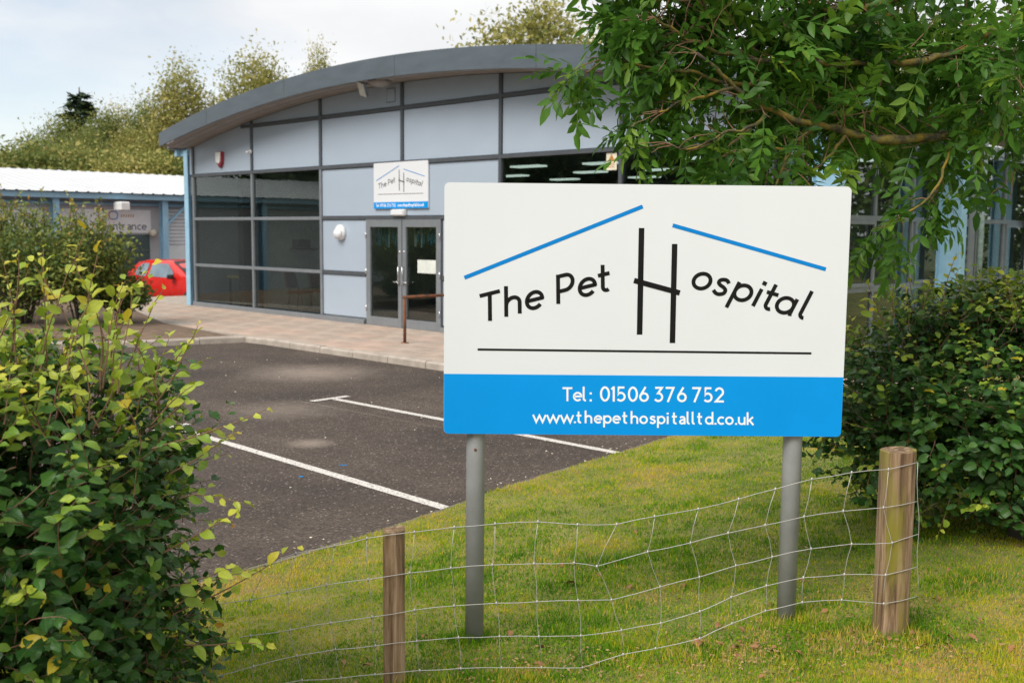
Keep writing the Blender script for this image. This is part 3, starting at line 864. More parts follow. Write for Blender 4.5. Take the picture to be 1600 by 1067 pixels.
MB().lathe([(0, 0), (0.165, 0), (0.165, 0.05), (0.15, 0.085), (0.0, 0.10)], 24, Rm).build('body', M['whitep'], wl_)
MB().lathe([(0.0, 0.0), (0.14, 0.0), (0.125, 0.05), (0.07, 0.085), (0.0, 0.095)], 20, Matrix.Translation((0, -0.086, -0.03)) @ Matrix.Diagonal((1, 1, 0.8, 1)) @ Rm).build('diffuser', M['white'], wl_)
em = at_front('emergency_light', -0.06, 2.40, 'white emergency light box between the wall sign and the doors', 'light', -0.014)
MB().bbox(-0.2, 0.2, -0.10, 0, -0.065, 0.065, 0.02).build('body', M['whitep'], em)
MB().bbox(-0.19, 0.19, -0.115, -0.101, -0.045, 0.055, 0.006).build('diffuser', M['white'], em)
wsn = at_front('warning_sign', 5.35, 3.19, 'cream warning notice with a triangle stuck high on the window', 'sign', -0.002)
MB().bbox(-0.11, 0.11, -0.008, -0.003, -0.14, 0.14, 0.001).build('plate', M['cream'], wsn)
MB().prism([(-0.075, 0.0), (0.075, 0.0), (0.0, 0.12)], -0.0105, -0.0085).build('triangle', M['orange'], wsn, fixn=True)
for z in (-0.03, -0.06, -0.09):
    MB().box(-0.07, 0.07, -0.0100, -0.0085, z - 0.006, z + 0.006).build('text_line', M['orange'], wsn)
fl = at_front('floodlight', -0.55, 4.97, 'pale floodlight hung under the arched roof edge', 'floodlight', -0.35)
MB().box(-0.3, 0.32, -0.04, 0.04, 0.01, 0.04).build('mounting_bar', M['dark'], fl)
mt = Matrix.Translation((-0.15, -0.1, -0.13)) @ Matrix.Rotation(math.radians(38), 4, 'X') @ Matrix.Rotation(math.radians(25), 4, 'Y')
MB().bbox(-0.09, 0.09, -0.04, 0.04, -0.17, 0.17, 0.01, mt).build('housing', M['frame_pale'], fl)
MB().box(-0.08, 0.08, -0.046, -0.041, -0.16, 0.16, mt).build('lens', M['paper'], fl)
MB().tube([(-0.12, -0.02, 0.02), (-0.14, -0.06, -0.08)], 0.02, 8).build('arm', M['dark'], fl)
MB().lathe([(0.0, -0.17), (0.13, -0.15), (0.22, -0.09), (0.24, -0.05), (0.0, -0.02)], 18, Matrix.Translation((0.30, -0.02, 0.03))).build('round_lamp', M['soffit'], fl)
pt = at_front('panel_patch', -0.36, 4.72, 'faint square cover plate under the roof floodlight', 'plate', -0.013)
MB().bbox(-0.14, 0.14, -0.006, 0.0, -0.14, 0.14, 0.002).build('plate', M['fascia'], pt)
MB().bbox(-0.125, 0.125, -0.009, -0.0065, -0.125, 0.125, 0.001).build('cover', M['panel'], pt)

# rusty handrail on the paving in front of the doors
hr = empty('handrail', bw(2.24, -1.80, 0.10), BRZ, 'rusty dark steel handrail standing on the paving by the entrance', 'handrail')
MB().tube([(0, 0, -0.02), (0, 0, 0.80)], 0.028, 10).build('post', M['rust'], hr)
MB().lathe([(0, 0.012), (0.07, 0.01), (0.07, 0)], 12).build('base_plate', M['rust'], hr)
MB().tube([(-0.0, -0.03, 0.80), (0.0, 1.45, 0.80)], 0.026, 10).build('rail', M['rust'], hr)
MB().tube([(0, 1.40, -0.02), (0, 1.40, 0.78)], 0.026, 10).build('post', M['rust'], hr)

# inside: chairs, wall equipment, desk
def chair(u, b, rz, label):
    c = empty('visitor_chair', bw(u, b, 0.10), BRZ + rz, label, 'chair', 'chairs inside the clinic window')
    MB().bbox(-0.23, 0.23, -0.22, 0.22, 0.43, 0.49, 0.02).build('seat', M['seatred'], c)
    MB().bbox(-0.22, 0.22, 0.0, 0.05, 0.0, 0.40, 0.02, Matrix.Translation((0, 0.21, 0.55)) @ Matrix.Rotation(math.radians(-12), 4, 'X')).build('backrest', M['seatred'], c)
    for sx in (-1, 1):
        MB().tube([(sx * 0.22, -0.2, 0), (sx * 0.2, -0.15, 0.44)], 0.012, 6).build('leg', M['dark'], c)
        MB().tube([(sx * 0.22, 0.24, 0), (sx * 0.2, 0.15, 0.45), (sx * 0.2, 0.28, 0.9)], 0.012, 6).build('leg', M['dark'], c)
    return c
chair(-5.08, 0.95, math.radians(115), 'dark red chair nearest the partition behind the second window')
chair(-5.15, 1.65, math.radians(100), 'dark red chair beside the upright behind the second window')
eq = empty('wall_monitor', bw(-6.6, 1.95, 1.58), BRZ, 'small dark box on a shelf on the wall behind the window', 'wall box')
MB().bbox(0.0, 0.2, -0.22, 0.22, 0, 0.22, 0.02).build('case', M['dark'], eq)
MB().bbox(0.0, 0.25, -0.3, 0.42, -0.04, 0, 0.01).build('shelf', M['dark'], eq)
dk = empty('desk', bw(-7.6, 1.1, 0.10), BRZ, 'ochre desk low behind the leftmost window', 'desk')
MB().bbox(-0.6, 0.85, -0.3, 0.3, 0.68, 0.76, 0.01).build('top', M['ochre'], dk)
MB().bbox(0.0, 0.8, -0.28, -0.25, 0.35, 0.68, 0.005).build('front_panel', M['ochre'], dk)
for sx in (-0.55, 0.8):
    for sy in (-0.25, 0.25): MB().box(sx - .025, sx + .025, sy - .025, sy + .025, 0, 0.68).build('leg', M['dark'], dk)
bn = empty('waste_bin', bw(-6.95, 0.75, 0.10), BRZ, 'dark grey waste bin beside the desk behind the window', 'bin')
MB().lathe([(0, 0.0), (0.12, 0), (0.15, 0.36), (0.14, 0.36), (0.11, 0.02)], 14).build('bucket', M['dark'], bn)

# ---------------------------------------------------------------- neighbouring unit on the left
# runs parallel to the clinic's depth; a = distance along, out = towards the clinic
def nb(a, out, z): return Vector((-23.5 + a * C7 + out * C7, 23.5 + a * C7 - out * C7, z))
NBM = Matrix.Translation((-23.5, 23.5, 0)) @ Matrix.Rotation(math.pi / 4, 4, 'Z')      # local x = along, local y = away from the clinic
unit = empty('workshop_unit', (-23.5, 23.5, 0), math.pi / 4, 'low grey unit with white ribbed roof and light blue steel frame, left of the clinic', 'building')
NB0, NB1 = -4.0, 27.0
MB().box(NB0, NB1, 0.72, 14, -0.6, 3.0).build('wall', M['greywall'], unit)
vs, fs = [], []
k = 0
x = NB0
prof = []
while x < NB1:
    prof += [(x, 0), (x + 0.26, 0), (x + 0.28, 0.022), (x + 0.34, 0.022), (x + 0.36, 0)]
    x += 0.36
for (y, z) in ((-0.12, 3.17), (6.5, 4.15), (13.4, 3.17)):
    for (px, dz) in prof: vs.append((px, y, z + dz))
n = len(prof)
for j in range(2):
    for i in range(n - 1): fs.append((j * n + i, j * n + i + 1, (j + 1) * n + i + 1, (j + 1) * n + i))
MB().add(vs, fs).build('ribbed_roof', M['corr'], unit)
MB().box(NB0, NB1, 0.0, 0.14, 2.98, 3.15).build('eaves_beam', M['blue'], unit)
MB().tube([(NB0, 0.55, 2.84), (NB1, 0.55, 2.84)], 0.06, 8).build('tie_pipe', M['blue'], unit)
for a in (2.6, 6.2, 9.8, 13.42, 17.02, 20.6, 24.2):
    MB().box(a - 0.1, a + 0.1, 0.16, 0.18, -0.5, 2.98).box(a - 0.1, a + 0.1, 0.40, 0.42, -0.5, 2.98).box(a - 0.012, a + 0.012, 0.18, 0.40, -0.5, 2.98).build('column', M['blue'], unit)
    MB().box(-0.04, 0.04, -0.04, 0.04, 0, 1.1, Matrix.Translation((a + 0.12, 0.3, 2.2)) @ Matrix.Rotation(math.radians(48), 4, 'Y')).build('brace', M['blue'], unit) if a > 16 else None
    for z0 in (1.3, 1.8):
        pass
for a0, a1 in ((9.95, 13.2), (13.65, 15.2), (15.25, 16.75)):
    f = MB().box(a0, a1, 0.675, 0.715, 1.90, 2.66).build('banner', M['banner'], unit)
for a0, a1 in ((10.0, 11.5), (11.6, 13.1), (13.7, 15.1), (15.2, 16.7)):
    MB().box(a0, a1, 0.69, 0.716, -0.3, 1.85).build('window_pane', M['glass'], unit)
    MB().box(a0 - 0.03, a0 + 0.03, 0.66, 0.71, -0.3, 1.86).build('mullion', M['frame_pale'], unit)
MB().box(17.3, 20.4, 0.67, 0.715, -0.3, 2.7).build('roller_shutter', M['banner'], unit)
for z in np.arange(1.5, 2.65, 0.12):
    MB().box(17.3, 20.4, 0.655, 0.67, z, z + 0.05).build('shutter_slat', M['greywall'], unit)
bl = empty('bulkhead_light', nb(15.35, 0.12, 2.75), math.pi / 4, 'white box light under the eaves of the left unit', 'light')
MB().bbox(-0.16, 0.16, -0.35, 0.2, -0.14, 0.14, 0.03).build('body', M['whitep'], bl)
nl = empty('wall_lamp', nb(16.75, -0.55, 1.9), math.pi / 4, 'small round lamp by the blue column of the left unit', 'lamp')
MB().lathe([(0, 0), (0.14, 0), (0.13, 0.08), (0.06, 0.13), (0, 0.14)], 14, Matrix.Rotation(math.pi / 2, 4, 'X')).build('body', M['cream'], nl)

LOGO = [('T', -0.7397, -0.06, 0.1287, 0.0331, -0.0024, 0.1306), ('h', -0.6308, -0.0319, 0.1286, 0.0331, -0.0027, 0.1304), ('e', -0.539, -0.0083, 0.1285, 0.0331, -0.003, 0.1303), ('P', -0.3995, 0.0277, 0.1284, 0.0331, -0.0034, 0.1302), ('e', -0.3041, 0.0523, 0.1283, 0.033, -0.0036, 0.1301), ('t', -0.2139, 0.0755, 0.1282, 0.033, -0.0039, 0.1299), ('o', 0.1856, 0.1109, 0.1299, -0.0363, 0.057, 0.1161), ('s', 0.284, 0.0831, 0.1301, -0.0363, 0.0568, 0.1162), ('p', 0.3699, 0.0608, 0.1303, -0.0364, 0.0566, 0.1164), ('i', 0.4704, 0.0309, 0.1305, -0.0365, 0.0564, 0.1165), ('t', 0.5044, 0.0197, 0.1306, -0.0365, 0.0563, 0.1166), ('a', 0.5619, 0.0064, 0.1307, -0.0365, 0.0562, 0.1167), ('l', 0.6744, -0.0224, 0.131, -0.0366, 0.056, 0.1169)]
TEL = [('T', -0.3652, -0.4077, 0.0629, 0.0, -0.001, 0.0635), ('e', -0.3182, -0.4077, 0.0629, 0.0, -0.001, 0.0635), ('l', -0.2743, -0.4077, 0.063, 0.0, -0.0011, 0.0635), (':', -0.2439, -0.4077, 0.063, 0.0, -0.0011, 0.0635), ('0', -0.1969, -0.4077, 0.0683, 0.0, -0.0013, 0.0689), ('1', -0.1453, -0.4077, 0.0683, 0.0, -0.0014, 0.0689), ('5', -0.1225, -0.4077, 0.0683, 0.0, -0.0014, 0.0689), ('0', -0.0709, -0.4077, 0.0683, 0.0, -0.0015, 0.0689), ('6', -0.0201, -0.4077, 0.0683, 0.0, -0.0016, 0.0689), ('3', 0.0483, -0.4077, 0.0684, 0.0, -0.0017, 0.0689), ('7', 0.0977, -0.4077, 0.0684, 0.0, -0.0018, 0.0689), ('6', 0.1509, -0.4077, 0.0684, 0.0, -0.0018, 0.069), ('7', 0.2177, -0.4077, 0.0684, 0.0, -0.0019, 0.069), ('5', 0.2702, -0.4077, 0.0684, 0.0, -0.002, 0.069), ('2', 0.3219, -0.4077, 0.0685, 0.0, -0.0021, 0.069)]
URL = [('w', -0.4982, -0.5071, 0.0562, -0.0001, -0.0007, 0.0553), ('w', -0.4359, -0.5073, 0.0562, -0.0001, -0.0008, 0.0553), ('w', -0.3736, -0.5074, 0.0562, -0.0001, -0.0008, 0.0554), ('.', -0.3128, -0.5076, 0.0562, -0.0001, -0.0009, 0.0554), ('t', -0.3007, -0.5076, 0.0562, -0.0001, -0.0009, 0.0554), ('h', -0.2634, -0.5077, 0.0563, -0.0001, -0.001, 0.0554), ('e', -0.2216, -0.5078, 0.0563, -0.0001, -0.001, 0.0554), ('p', -0.1798, -0.5079, 0.0563, -0.0001, -0.0011, 0.0554), ('e', -0.138, -0.508, 0.0563, -0.0001, -0.0011, 0.0554), ('t', -0.0938, -0.5081, 0.0563, -0.0001, -0.0012, 0.0554), ('h', -0.0558, -0.5082, 0.0563, -0.0001, -0.0012, 0.0554), ('o', -0.0162, -0.5083, 0.0563, -0.0001, -0.0013, 0.0554), ('s', 0.0294, -0.5084, 0.0563, -0.0001, -0.0013, 0.0554), ('p', 0.0637, -0.5085, 0.0563, -0.0001, -0.0014, 0.0554), ('i', 0.1079, -0.5086, 0.0564, -0.0001, -0.0014, 0.0554), ('t', 0.1307, -0.5087, 0.0564, -0.0001, -0.0015, 0.0554), ('A', 0.1627, -0.5087, 0.0564, -0.0001, -0.0015, 0.0554), ('l', 0.1977, -0.5088, 0.0564, -0.0001, -0.0015, 0.0554), ('l', 0.2206, -0.5089, 0.0564, -0.0001, -0.0016, 0.0554), ('t', 0.245, -0.5089, 0.0564, -0.0001, -0.0016, 0.0554), ('d', 0.2808, -0.509, 0.0564, -0.0001, -0.0016, 0.0554), ('.', 0.3227, -0.5091, 0.0564, -0.0001, -0.0017, 0.0555), ('c', 0.3364, -0.5091, 0.0564, -0.0001, -0.0017, 0.0555), ('o', 0.3723, -0.5092, 0.0564, -0.0001, -0.0017, 0.0555), ('.', 0.4165, -0.5093, 0.0564, -0.0001, -0.0018, 0.0555), ('u', 0.4302, -0.5094, 0.0564, -0.0001, -0.0018, 0.0555), ('k', 0.4699, -0.5095, 0.0565, -0.0001, -0.0019, 0.0555)]
BARS = {'roofL': (-0.81, 0.1425, -0.024, 0.4644, 0.0175), 'roofR': (0.111, 0.3833, 0.7995, 0.1955, 0.0173), 'h1': (-0.0269, 0.3701, -0.0248, -0.104, 0.0248), 'h2': (0.1218, 0.3013, 0.1234, -0.1403, 0.0246), 'hb': (-0.0553, 0.1378, 0.1504, 0.0842, 0.0239), 'under': (-0.7489, -0.1773, 0.7502, -0.1815, 0.0096)}
FENCE = [[(-0.777, 0.657), (-0.869, 0.552), (-0.879, 0.424), (-0.876, 0.3), (-0.878, 0.203)], [(-0.634, 0.693), (-0.722, 0.559), (-0.74, 0.404), (-0.725, 0.262), (-0.736, 0.177)], [(-0.511, 0.716), (-0.573, 0.574), (-0.577, 0.427), (-0.566, 0.298), (-0.565, 0.205)], [(-0.392, 0.76), (-0.428, 0.6), (-0.419, 0.443), (-0.394, 0.334), (-0.375, 0.23)], [(-0.238, 0.785), (-0.272, 0.625), (-0.258, 0.466), (-0.239, 0.353), (-0.218, 0.231)], [(-0.109, 0.812), (-0.105, 0.641), (-0.09, 0.483), (-0.078, 0.361), (-0.08, 0.239)], [(0.082, 0.832), (0.063, 0.662), (0.082, 0.505), (0.091, 0.373), (0.103, 0.247)], [(0.245, 0.847), (0.231, 0.676), (0.245, 0.516), (0.263, 0.38), (0.272, 0.247)], [(0.413, 0.856), (0.402, 0.683), (0.42, 0.52), (0.434, 0.377), (0.443, 0.242)], [(0.591, 0.859), (0.576, 0.682), (0.59, 0.519), (0.6, 0.369), (0.612, 0.234)], [(0.757, 0.842), (0.745, 0.679), (0.764, 0.517), (0.778, 0.364), (0.788, 0.224)], [(0.924, 0.838), (0.842, 0.661), (0.907, 0.514), (0.952, 0.38), (0.962, 0.274)], [(1.086, 0.867), (1.059, 0.716), (1.116, 0.562), (1.123, 0.403), (1.102, 0.293)], [(1.274, 0.893), (1.244, 0.748), (1.287, 0.598), (1.293, 0.447), (1.296, 0.328)], [(1.45, 0.931), (1.408, 0.785), (1.446, 0.642), (1.43, 0.504), (1.437, 0.388)], [(1.611, 0.97), (1.571, 0.814), (1.607, 0.674), (1.585, 0.548), (1.585, 0.437)], [(1.77, 1.01), (1.742, 0.847), (1.778, 0.706), (1.749, 0.579), (1.748, 0.47)], [(1.943, 1.037), (1.913, 0.869), (1.956, 0.724), (1.929, 0.59), (1.922, 0.477)], [(2.104, 1.049), (2.09, 0.882), (2.135, 0.726), (2.112, 0.584), (2.11, 0.456)], [(2.236, 1.077), (2.244, 0.906), (2.256, 0.761), (2.257, 0.615), (2.265, 0.483)]]
BR = {'L': [(3.27, 6.05, 3.04), (2.74, 5.8, 2.74), (2.44, 5.65, 2.61), (2.15, 5.5, 2.54), (1.89, 5.4, 2.52), (1.65, 5.35, 2.55), (1.5, 5.3, 2.58), (1.29, 5.2, 2.62), (1.16, 5.15, 2.66), (1.04, 5.1, 2.73), (0.94, 5.05, 2.81), (0.84, 5.0, 2.87)], 'L2': [(1.59, 5.5, 2.68), (1.43, 5.4, 2.73), (1.25, 5.3, 2.76), (1.08, 5.2, 2.76), (0.92, 5.1, 2.77), (0.82, 5.05, 2.8), (0.71, 5.0, 2.78), (0.54, 5.02, 2.83), (0.44, 5.05, 2.86)], 'U': [(3.27, 6.1, 3.46), (2.8, 5.85, 3.24), (2.53, 5.7, 3.12), (2.36, 5.6, 3.03), (2.18, 5.5, 2.95), (2.02, 5.45, 2.91), (1.8, 5.4, 2.89), (1.48, 5.3, 2.88), (1.24, 5.2, 2.87), (1.07, 5.15, 2.88), (0.91, 5.1, 2.91), (0.76, 5.05, 2.97), (0.64, 5.0, 3.03)], 'U2': [(1.99, 5.7, 3.2), (1.73, 5.6, 3.1), (1.52, 5.5, 3.03), (1.29, 5.4, 2.98), (1.11, 5.3, 2.97), (0.98, 5.2, 3.02), (0.89, 5.1, 3.09), (0.83, 5.05, 3.19)], 'S1': [(1.5, 5.3, 2.58), (1.41, 5.25, 2.52), (1.34, 5.2, 2.47), (1.27, 5.15, 2.45), (1.2, 5.15, 2.44), (1.05, 5.1, 2.44)], 'S2': [(1.34, 5.2, 2.47), (1.3, 5.15, 2.38), (1.25, 5.1, 2.28), (1.18, 5.1, 2.15)], 'S3': [(1.23, 5.2, 2.64), (1.17, 5.1, 2.58), (1.09, 5.05, 2.54), (0.99, 5.0, 2.52), (0.9, 4.98, 2.47), (0.8, 4.95, 2.43), (0.73, 4.95, 2.45)], 'H1': [(2.26, 5.55, 2.56), (2.2, 5.45, 2.43), (2.14, 5.4, 2.3), (2.04, 5.35, 2.2), (1.91, 5.3, 2.14)], 'H2': [(2.56, 5.7, 2.65), (2.59, 5.6, 2.5), (2.57, 5.5, 2.37)], 'R4': [(2.89, 5.9, 3.35), (2.65, 5.7, 3.06), (2.57, 5.6, 2.89), (2.47, 5.5, 2.75)], 'T1': [(3.23, 6.2, 3.8), (2.65, 6.0, 3.54), (2.19, 5.8, 3.35), (1.83, 5.6, 3.21), (1.57, 5.5, 3.17), (1.32, 5.4, 3.23)], 'T2': [(2.19, 5.8, 3.35), (1.88, 5.6, 3.43), (1.4, 5.4, 3.41), (0.96, 5.2, 3.27), (0.68, 5.15, 3.2)], 'K1': [(3.48, 6.6, 3.24), (2.98, 6.5, 2.99), (2.56, 6.4, 2.87), (2.15, 6.3, 2.89), (1.78, 6.2, 2.94)], 'K2': [(3.51, 6.7, 3.03), (3.11, 6.6, 2.82), (2.76, 6.5, 2.77), (2.41, 6.4, 2.79), (2.01, 6.3, 2.74)], 'S4': [(1.04, 5.1, 2.73), (0.89, 5.05, 2.68), (0.76, 5.0, 2.65), (0.67, 4.97, 2.6)], 'S5': [(1.65, 5.35, 2.55), (1.57, 5.3, 2.44), (1.46, 5.25, 2.36), (1.36, 5.2, 2.3)]}

# ---------------------------------------------------------------- lettering: every character drawn as strokes
def arc(cx, cy, rx, ry, a0, a1, n=18):
    return [(cx + rx * math.cos(math.radians(a0 + (a1 - a0) * i / n)), cy + ry * math.sin(math.radians(a0 + (a1 - a0) * i / n))) for i in range(n + 1)]
def spline(p, n=6):
    out = []
    q = [p[0]] + p + [p[-1]]
    for i in range(1, len(q) - 2):
        for k in range(n):
            t = k / n
            out.append(tuple(0.5 * (2 * q[i][j] + (q[i + 1][j] - q[i - 1][j]) * t + (2 * q[i - 1][j] - 5 * q[i][j] + 4 * q[i + 1][j] - q[i + 2][j]) * t * t
                             + (3 * q[i][j] - q[i - 1][j] - 3 * q[i + 1][j] + q[i + 2][j]) * t ** 3) for j in (0, 1)))
    return out + [p[-1]]
BOWL = arc(.335, .335, .268, .272, 0, 360, 30)
GL = {
 'T': [[(0, .933), (.70, .933)], [(.35, .93), (.35, 0)]],
 'h': [[(.067, 0), (.067, 1.05)], [(.067, .30)] + arc(.30, .385, .233, .22, 180, 0) + [(.533, 0)]],
 'e': [[(.08, .35), (.60, .35)] + arc(.335, .335, .268, .272, 4, 318, 26)],
 'P': [[(.067, 0), (.067, 1.0)], [(.067, .933), (.32, .933)] + arc(.32, .675, .25, .258, 90, -90) + [(.067, .417)]],
 't': [[(.165, .96), (.165, .22)] + arc(.30, .205, .135, .138, 180, 300, 10), [(.0, .625), (.40, .625)]],
 'o': [BOWL],
 's': [spline([(.425, .52), (.34, .595), (.23, .605), (.12, .55), (.105, .455), (.19, .385), (.33, .335), (.425, .255), (.415, .14), (.30, .068), (.17, .075), (.055, .155)])],
 'p': [[(.067, .66), (.067, -.32)], BOWL],
 'i': [[(.067, 0), (.067, .66)], [(.067, .80), (.067, .945)]],
 'a': [BOWL, [(.60, .66), (.60, .11), (.625, .02)]],
 'A': [spline([(.09, .53), (.17, .59), (.28, .607), (.40, .575), (.455, .47)]) + [(.455, 0)], spline([(.455, .36), (.28, .36), (.12, .29), (.085, .18), (.15, .085), (.26, .065), (.38, .11), (.455, .20)])],
 'l': [[(.067, 1.05), (.067, .20)] + arc(.195, .195, .128, .13, 180, 285, 10)],
 'd': [BOWL, [(.60, 1.05), (.60, 0)]],
 'c': [arc(.335, .335, .268, .272, 48, 312, 22)],
 'u': [[(.067, .66)] + arc(.30, .29, .233, .225, 180, 360) + [(.533, .37)], [(.533, .66), (.533, 0)]],
 'k': [[(.067, 0), (.067, 1.05)], [(.50, .66), (.10, .30)], [(.21, .39), (.53, 0)]],
 'w': [[(.03, .66), (.28, .06), (.535, .60), (.79, .06), (1.04, .66)]],
 '.': [[(.09, 0), (.09, .145)]],
 ':': [[(.09, 0), (.09, .145)], [(.09, .50), (.09, .645)]],
 '0': [arc(.335, .50, .262, .435, 0, 360, 30)],
 '1': [[(.16, 0), (.16, 1.0)], [(.17, .97), (.01, .80)]],
 '2': [arc(.30, .675, .238, .258, 165, -28, 20) + [(.07, .067), (.60, .067)]],
 '3': [[(.06, .933), (.50, .933), (.25, .575)] + arc(.27, .32, .255, .255, 82, -148, 18)],
 '5': [[(.53, .933), (.15, .933), (.115, .50)] + arc(.285, .325, .258, .258, 128, -142, 20)],
 '6': [[(.43, .98), (.115, .46)], arc(.325, .315, .252, .248, 0, 360, 26)],
 '7': [[(.03, .933), (.55, .933), (.17, 0)]],
}
def ribbon(mb, pts, w, y):
    """flat stroke in the x-z plane facing -y, mitred at corners"""
    pts = [Vector((p[0], p[1])) for p in pts]
    q = [pts[0]]
    for p in pts[1:]:
        if (p - q[-1]).length > 1e-5: q.append(p)
    pts = q
    closed = (pts[0] - pts[-1]).length < 1e-4 and len(pts) > 4
    if closed: pts = pts[:-1]
    n = len(pts)
    vs = []
    for i in range(n):
        a = pts[i - 1] if (i > 0 or closed) else None
        b = pts[(i + 1) % n] if (i < n - 1 or closed) else None
        d1 = (pts[i] - a).normalized() if a is not None else (b - pts[i]).normalized()
        d2 = (b - pts[i]).normalized() if b is not None else d1
        t = (d1 + d2)
        t = t.normalized() if t.length > 1e-6 else d1
        nn = Vector((-t.y, t.x))
        k = w / 2 / max(0.42, nn.dot(Vector((-d1.y, d1.x))))
        vs += [pts[i] + nn * k, pts[i] - nn * k]
    m = n if closed else n - 1
    fs = [(2 * i, 2 * i + 1, (2 * i + 3) % (2 * n), (2 * i + 2) % (2 * n)) for i in range(m)]
    mb.add([(v.x, y, v.y) for v in vs], fs)
def draw_glyph(mb, g, y0, stroke, S=(1, 1), off=(0, 0)):
    ch, ox, oz, ax, az, bx, bz = g
    for k, st in enumerate(GL[ch]):
        pts = [((ox + p[0] * ax + p[1] * bx) * S[0] + off[0], (oz + p[0] * az + p[1] * bz) * S[1] + off[1]) for p in st]
        em = math.hypot(bx * S[0], bz * S[1])
        wd = stroke * em * (1.12 if ch in '.:' or (ch == 'i' and k == 1) else 1)
        ribbon(mb, pts, wd, y0 - 0.00025 * k)

# ---------------------------------------------------------------- the free-standing sign
SB = Vector((0.5918, 4.7403, 1.6986))
BW, BH = 1.80, 1.122
sign = empty('sign_board', (SB.x, SB.y, float(lawn_z(SB.x, SB.y + 0.06))), 0.0, 'large white and blue pet clinic sign on two grey posts in the lawn', 'sign')
sign.rotation_euler = (0.0035, 0.0027, 0.01137)
sz = SB.z - sign.location.z
def rrect(x0, x1, z0, z1, r, n=5, corners=(1, 1, 1, 1)):
    pts = []
    for (cx, cz, a, on) in ((x0 + r, z0 + r, 180, corners[0]), (x1 - r, z0 + r, 270, corners[1]), (x1 - r, z1 - r, 0, corners[2]), (x0 + r, z1 - r, 90, corners[3])):
        if on: pts += arc(cx, cz, r, r, a, a + 90, n)
        else: pts.append((x0 if a in (180, 90) else x1, z0 if a in (180, 270) else z1))
    return pts
board = MB().prism(rrect(-BW / 2, BW / 2, sz - BH / 2, sz + BH / 2, 0.022), 0.0, 0.022).build('board', M['white'], sign, fixn=True)
bt = sz - 0.2885
MB().prism(rrect(-BW / 2 + .0005, BW / 2 - .0005, sz - BH / 2 + .0005, bt, 0.0215, corners=(1, 1, 0, 0)), -0.0008, -0.0002).build('blue_band', M['signblue'], sign, fixn=True)
for k, (x0, z0, x1, z1, wd) in BARS.items():
    mb = MB(); ribbon(mb, [(x0, z0 + sz), (x1, z1 + sz)], wd, -0.0010 - (0.0004 if k == 'hb' else 0))
    mb.build('roof_stripe' if k.startswith('roof') else ('underline' if k == 'under' else 'letter_stroke'), M['logoblue'] if k.startswith('roof') else M['vinylblack'], sign)
for g in LOGO:
    mb = MB(); draw_glyph(mb, g, -0.0010, 0.134, off=(0, sz)); mb.build('letter', M['vinylblack'], sign)
for g in TEL + URL:
    mb = MB(); draw_glyph(mb, g, -0.0014, 0.135 if g in TEL else 0.150, off=(0, sz)); mb.build('letter', M['vinylwhite'], sign)
for px in (-0.757, 0.700):
    gz = float(lawn_z(SB.x + px, SB.y + 0.065)) - sign.location.z
    p = MB().tube([(px, 0.066, gz - 0.25), (px, 0.066, sz + BH / 2 - 0.05)], 0.043, 20).build('post', M['post'], sign)
    MB().lathe([(0.044, 0.0), (0.044, 0.008), (0.03, 0.014), (0.0, 0.015)], 16, Matrix.Translation((px, 0.066, sz + BH / 2 - 0.05))).build('cap', M['dark'], p)
    for zz in (sz - 0.42, sz + 0.42):
        MB().tube([(px - .05, 0.025, zz), (px - 0.05, 0.075, zz), (px, 0.114, zz), (px + 0.05, 0.075, zz), (px + .05, 0.025, zz)], 0.008, 6).build('clip', M['chrome'], p)
    MB().lathe([(0.0, 0.004), (0.006, 0.003), (0.007, 0.0)], 8, Matrix.Translation((px, 0.0232, 0.86 if px < 0 else 0.95)) @ Matrix.Rotation(math.pi / 2, 4, 'X')).build('bolt', M['rust'], p)
for zz in (sz - 0.42, sz + 0.42):
    MB().box(-0.86, 0.86, 0.0225, 0.026, zz - 0.02, zz + 0.02).build('rail', M['chrome'], sign)

# sign on the wall over the doors
ws = empty('wall_sign', bw(-0.03, -0.055, 2.94), BRZ, 'square white and blue pet clinic sign on the wall above the doors', 'sign')
WW, WH = 1.70, 0.915
MB().prism(rrect(-WW / 2, WW / 2, -WH / 2, WH / 2, 0.02), 0.0, 0.03).build('board', M['white'], ws, fixn=True)
MB().prism(rrect(-WW / 2 + .001, WW / 2 - .001, -WH / 2 + .001, -WH / 2 + 0.13, 0.019, corners=(1, 1, 0, 0)), -0.003, -0.0005).build('blue_band', M['signblue'], ws, fixn=True)
S = (WW / BW, 0.86)
o0 = (0.0, 0.0)
for k, (x0, z0, x1, z1, wd) in BARS.items():
    mb = MB(); ribbon(mb, [(x0 * S[0], z0 * S[1] - .015), (x1 * S[0], z1 * S[1] - .015)], wd * 0.75, -0.004 - (0.001 if k == 'hb' else 0))
    mb.build('roof_stripe' if k.startswith('roof') else ('underline' if k == 'under' else 'letter_stroke'), M['logoblue'] if k.startswith('roof') else M['vinylblack'], ws)
for g in LOGO:
    mb = MB(); draw_glyph(mb, g, -0.004, 0.10, S, (0, -.015)); mb.build('letter', M['vinylblack'], ws)
mb = MB()
sc = 0.062
x = -0.78
ADV = {'T': .62, 'l': .34, ':': .3, '1': .34, 'w': 1.1, '.': .24, 't': .44, 'i': .22, 's': .52, 'A': .58, 'u': .66, 'h': .66, 'k': .58, 'd': .74, 'p': .74, 'e': .70, 'o': .72, 'c': .62}
for ch in 'Tel: 01506 376 752':
    if ch == ' ': x += 0.3 * sc; continue
    draw_glyph(mb, (ch, x, -WH / 2 + 0.038, sc, 0, 0, sc), -0.0045, 0.16); x += ADV.get(ch, .72) * sc
x = -0.08
for ch in 'www.thepethospitAlltd.co.uk':
    draw_glyph(mb, (ch, x, -WH / 2 + 0.038, sc * .82, 0, 0, sc), -0.0045, 0.16); x += ADV.get(ch, .72) * sc * .82
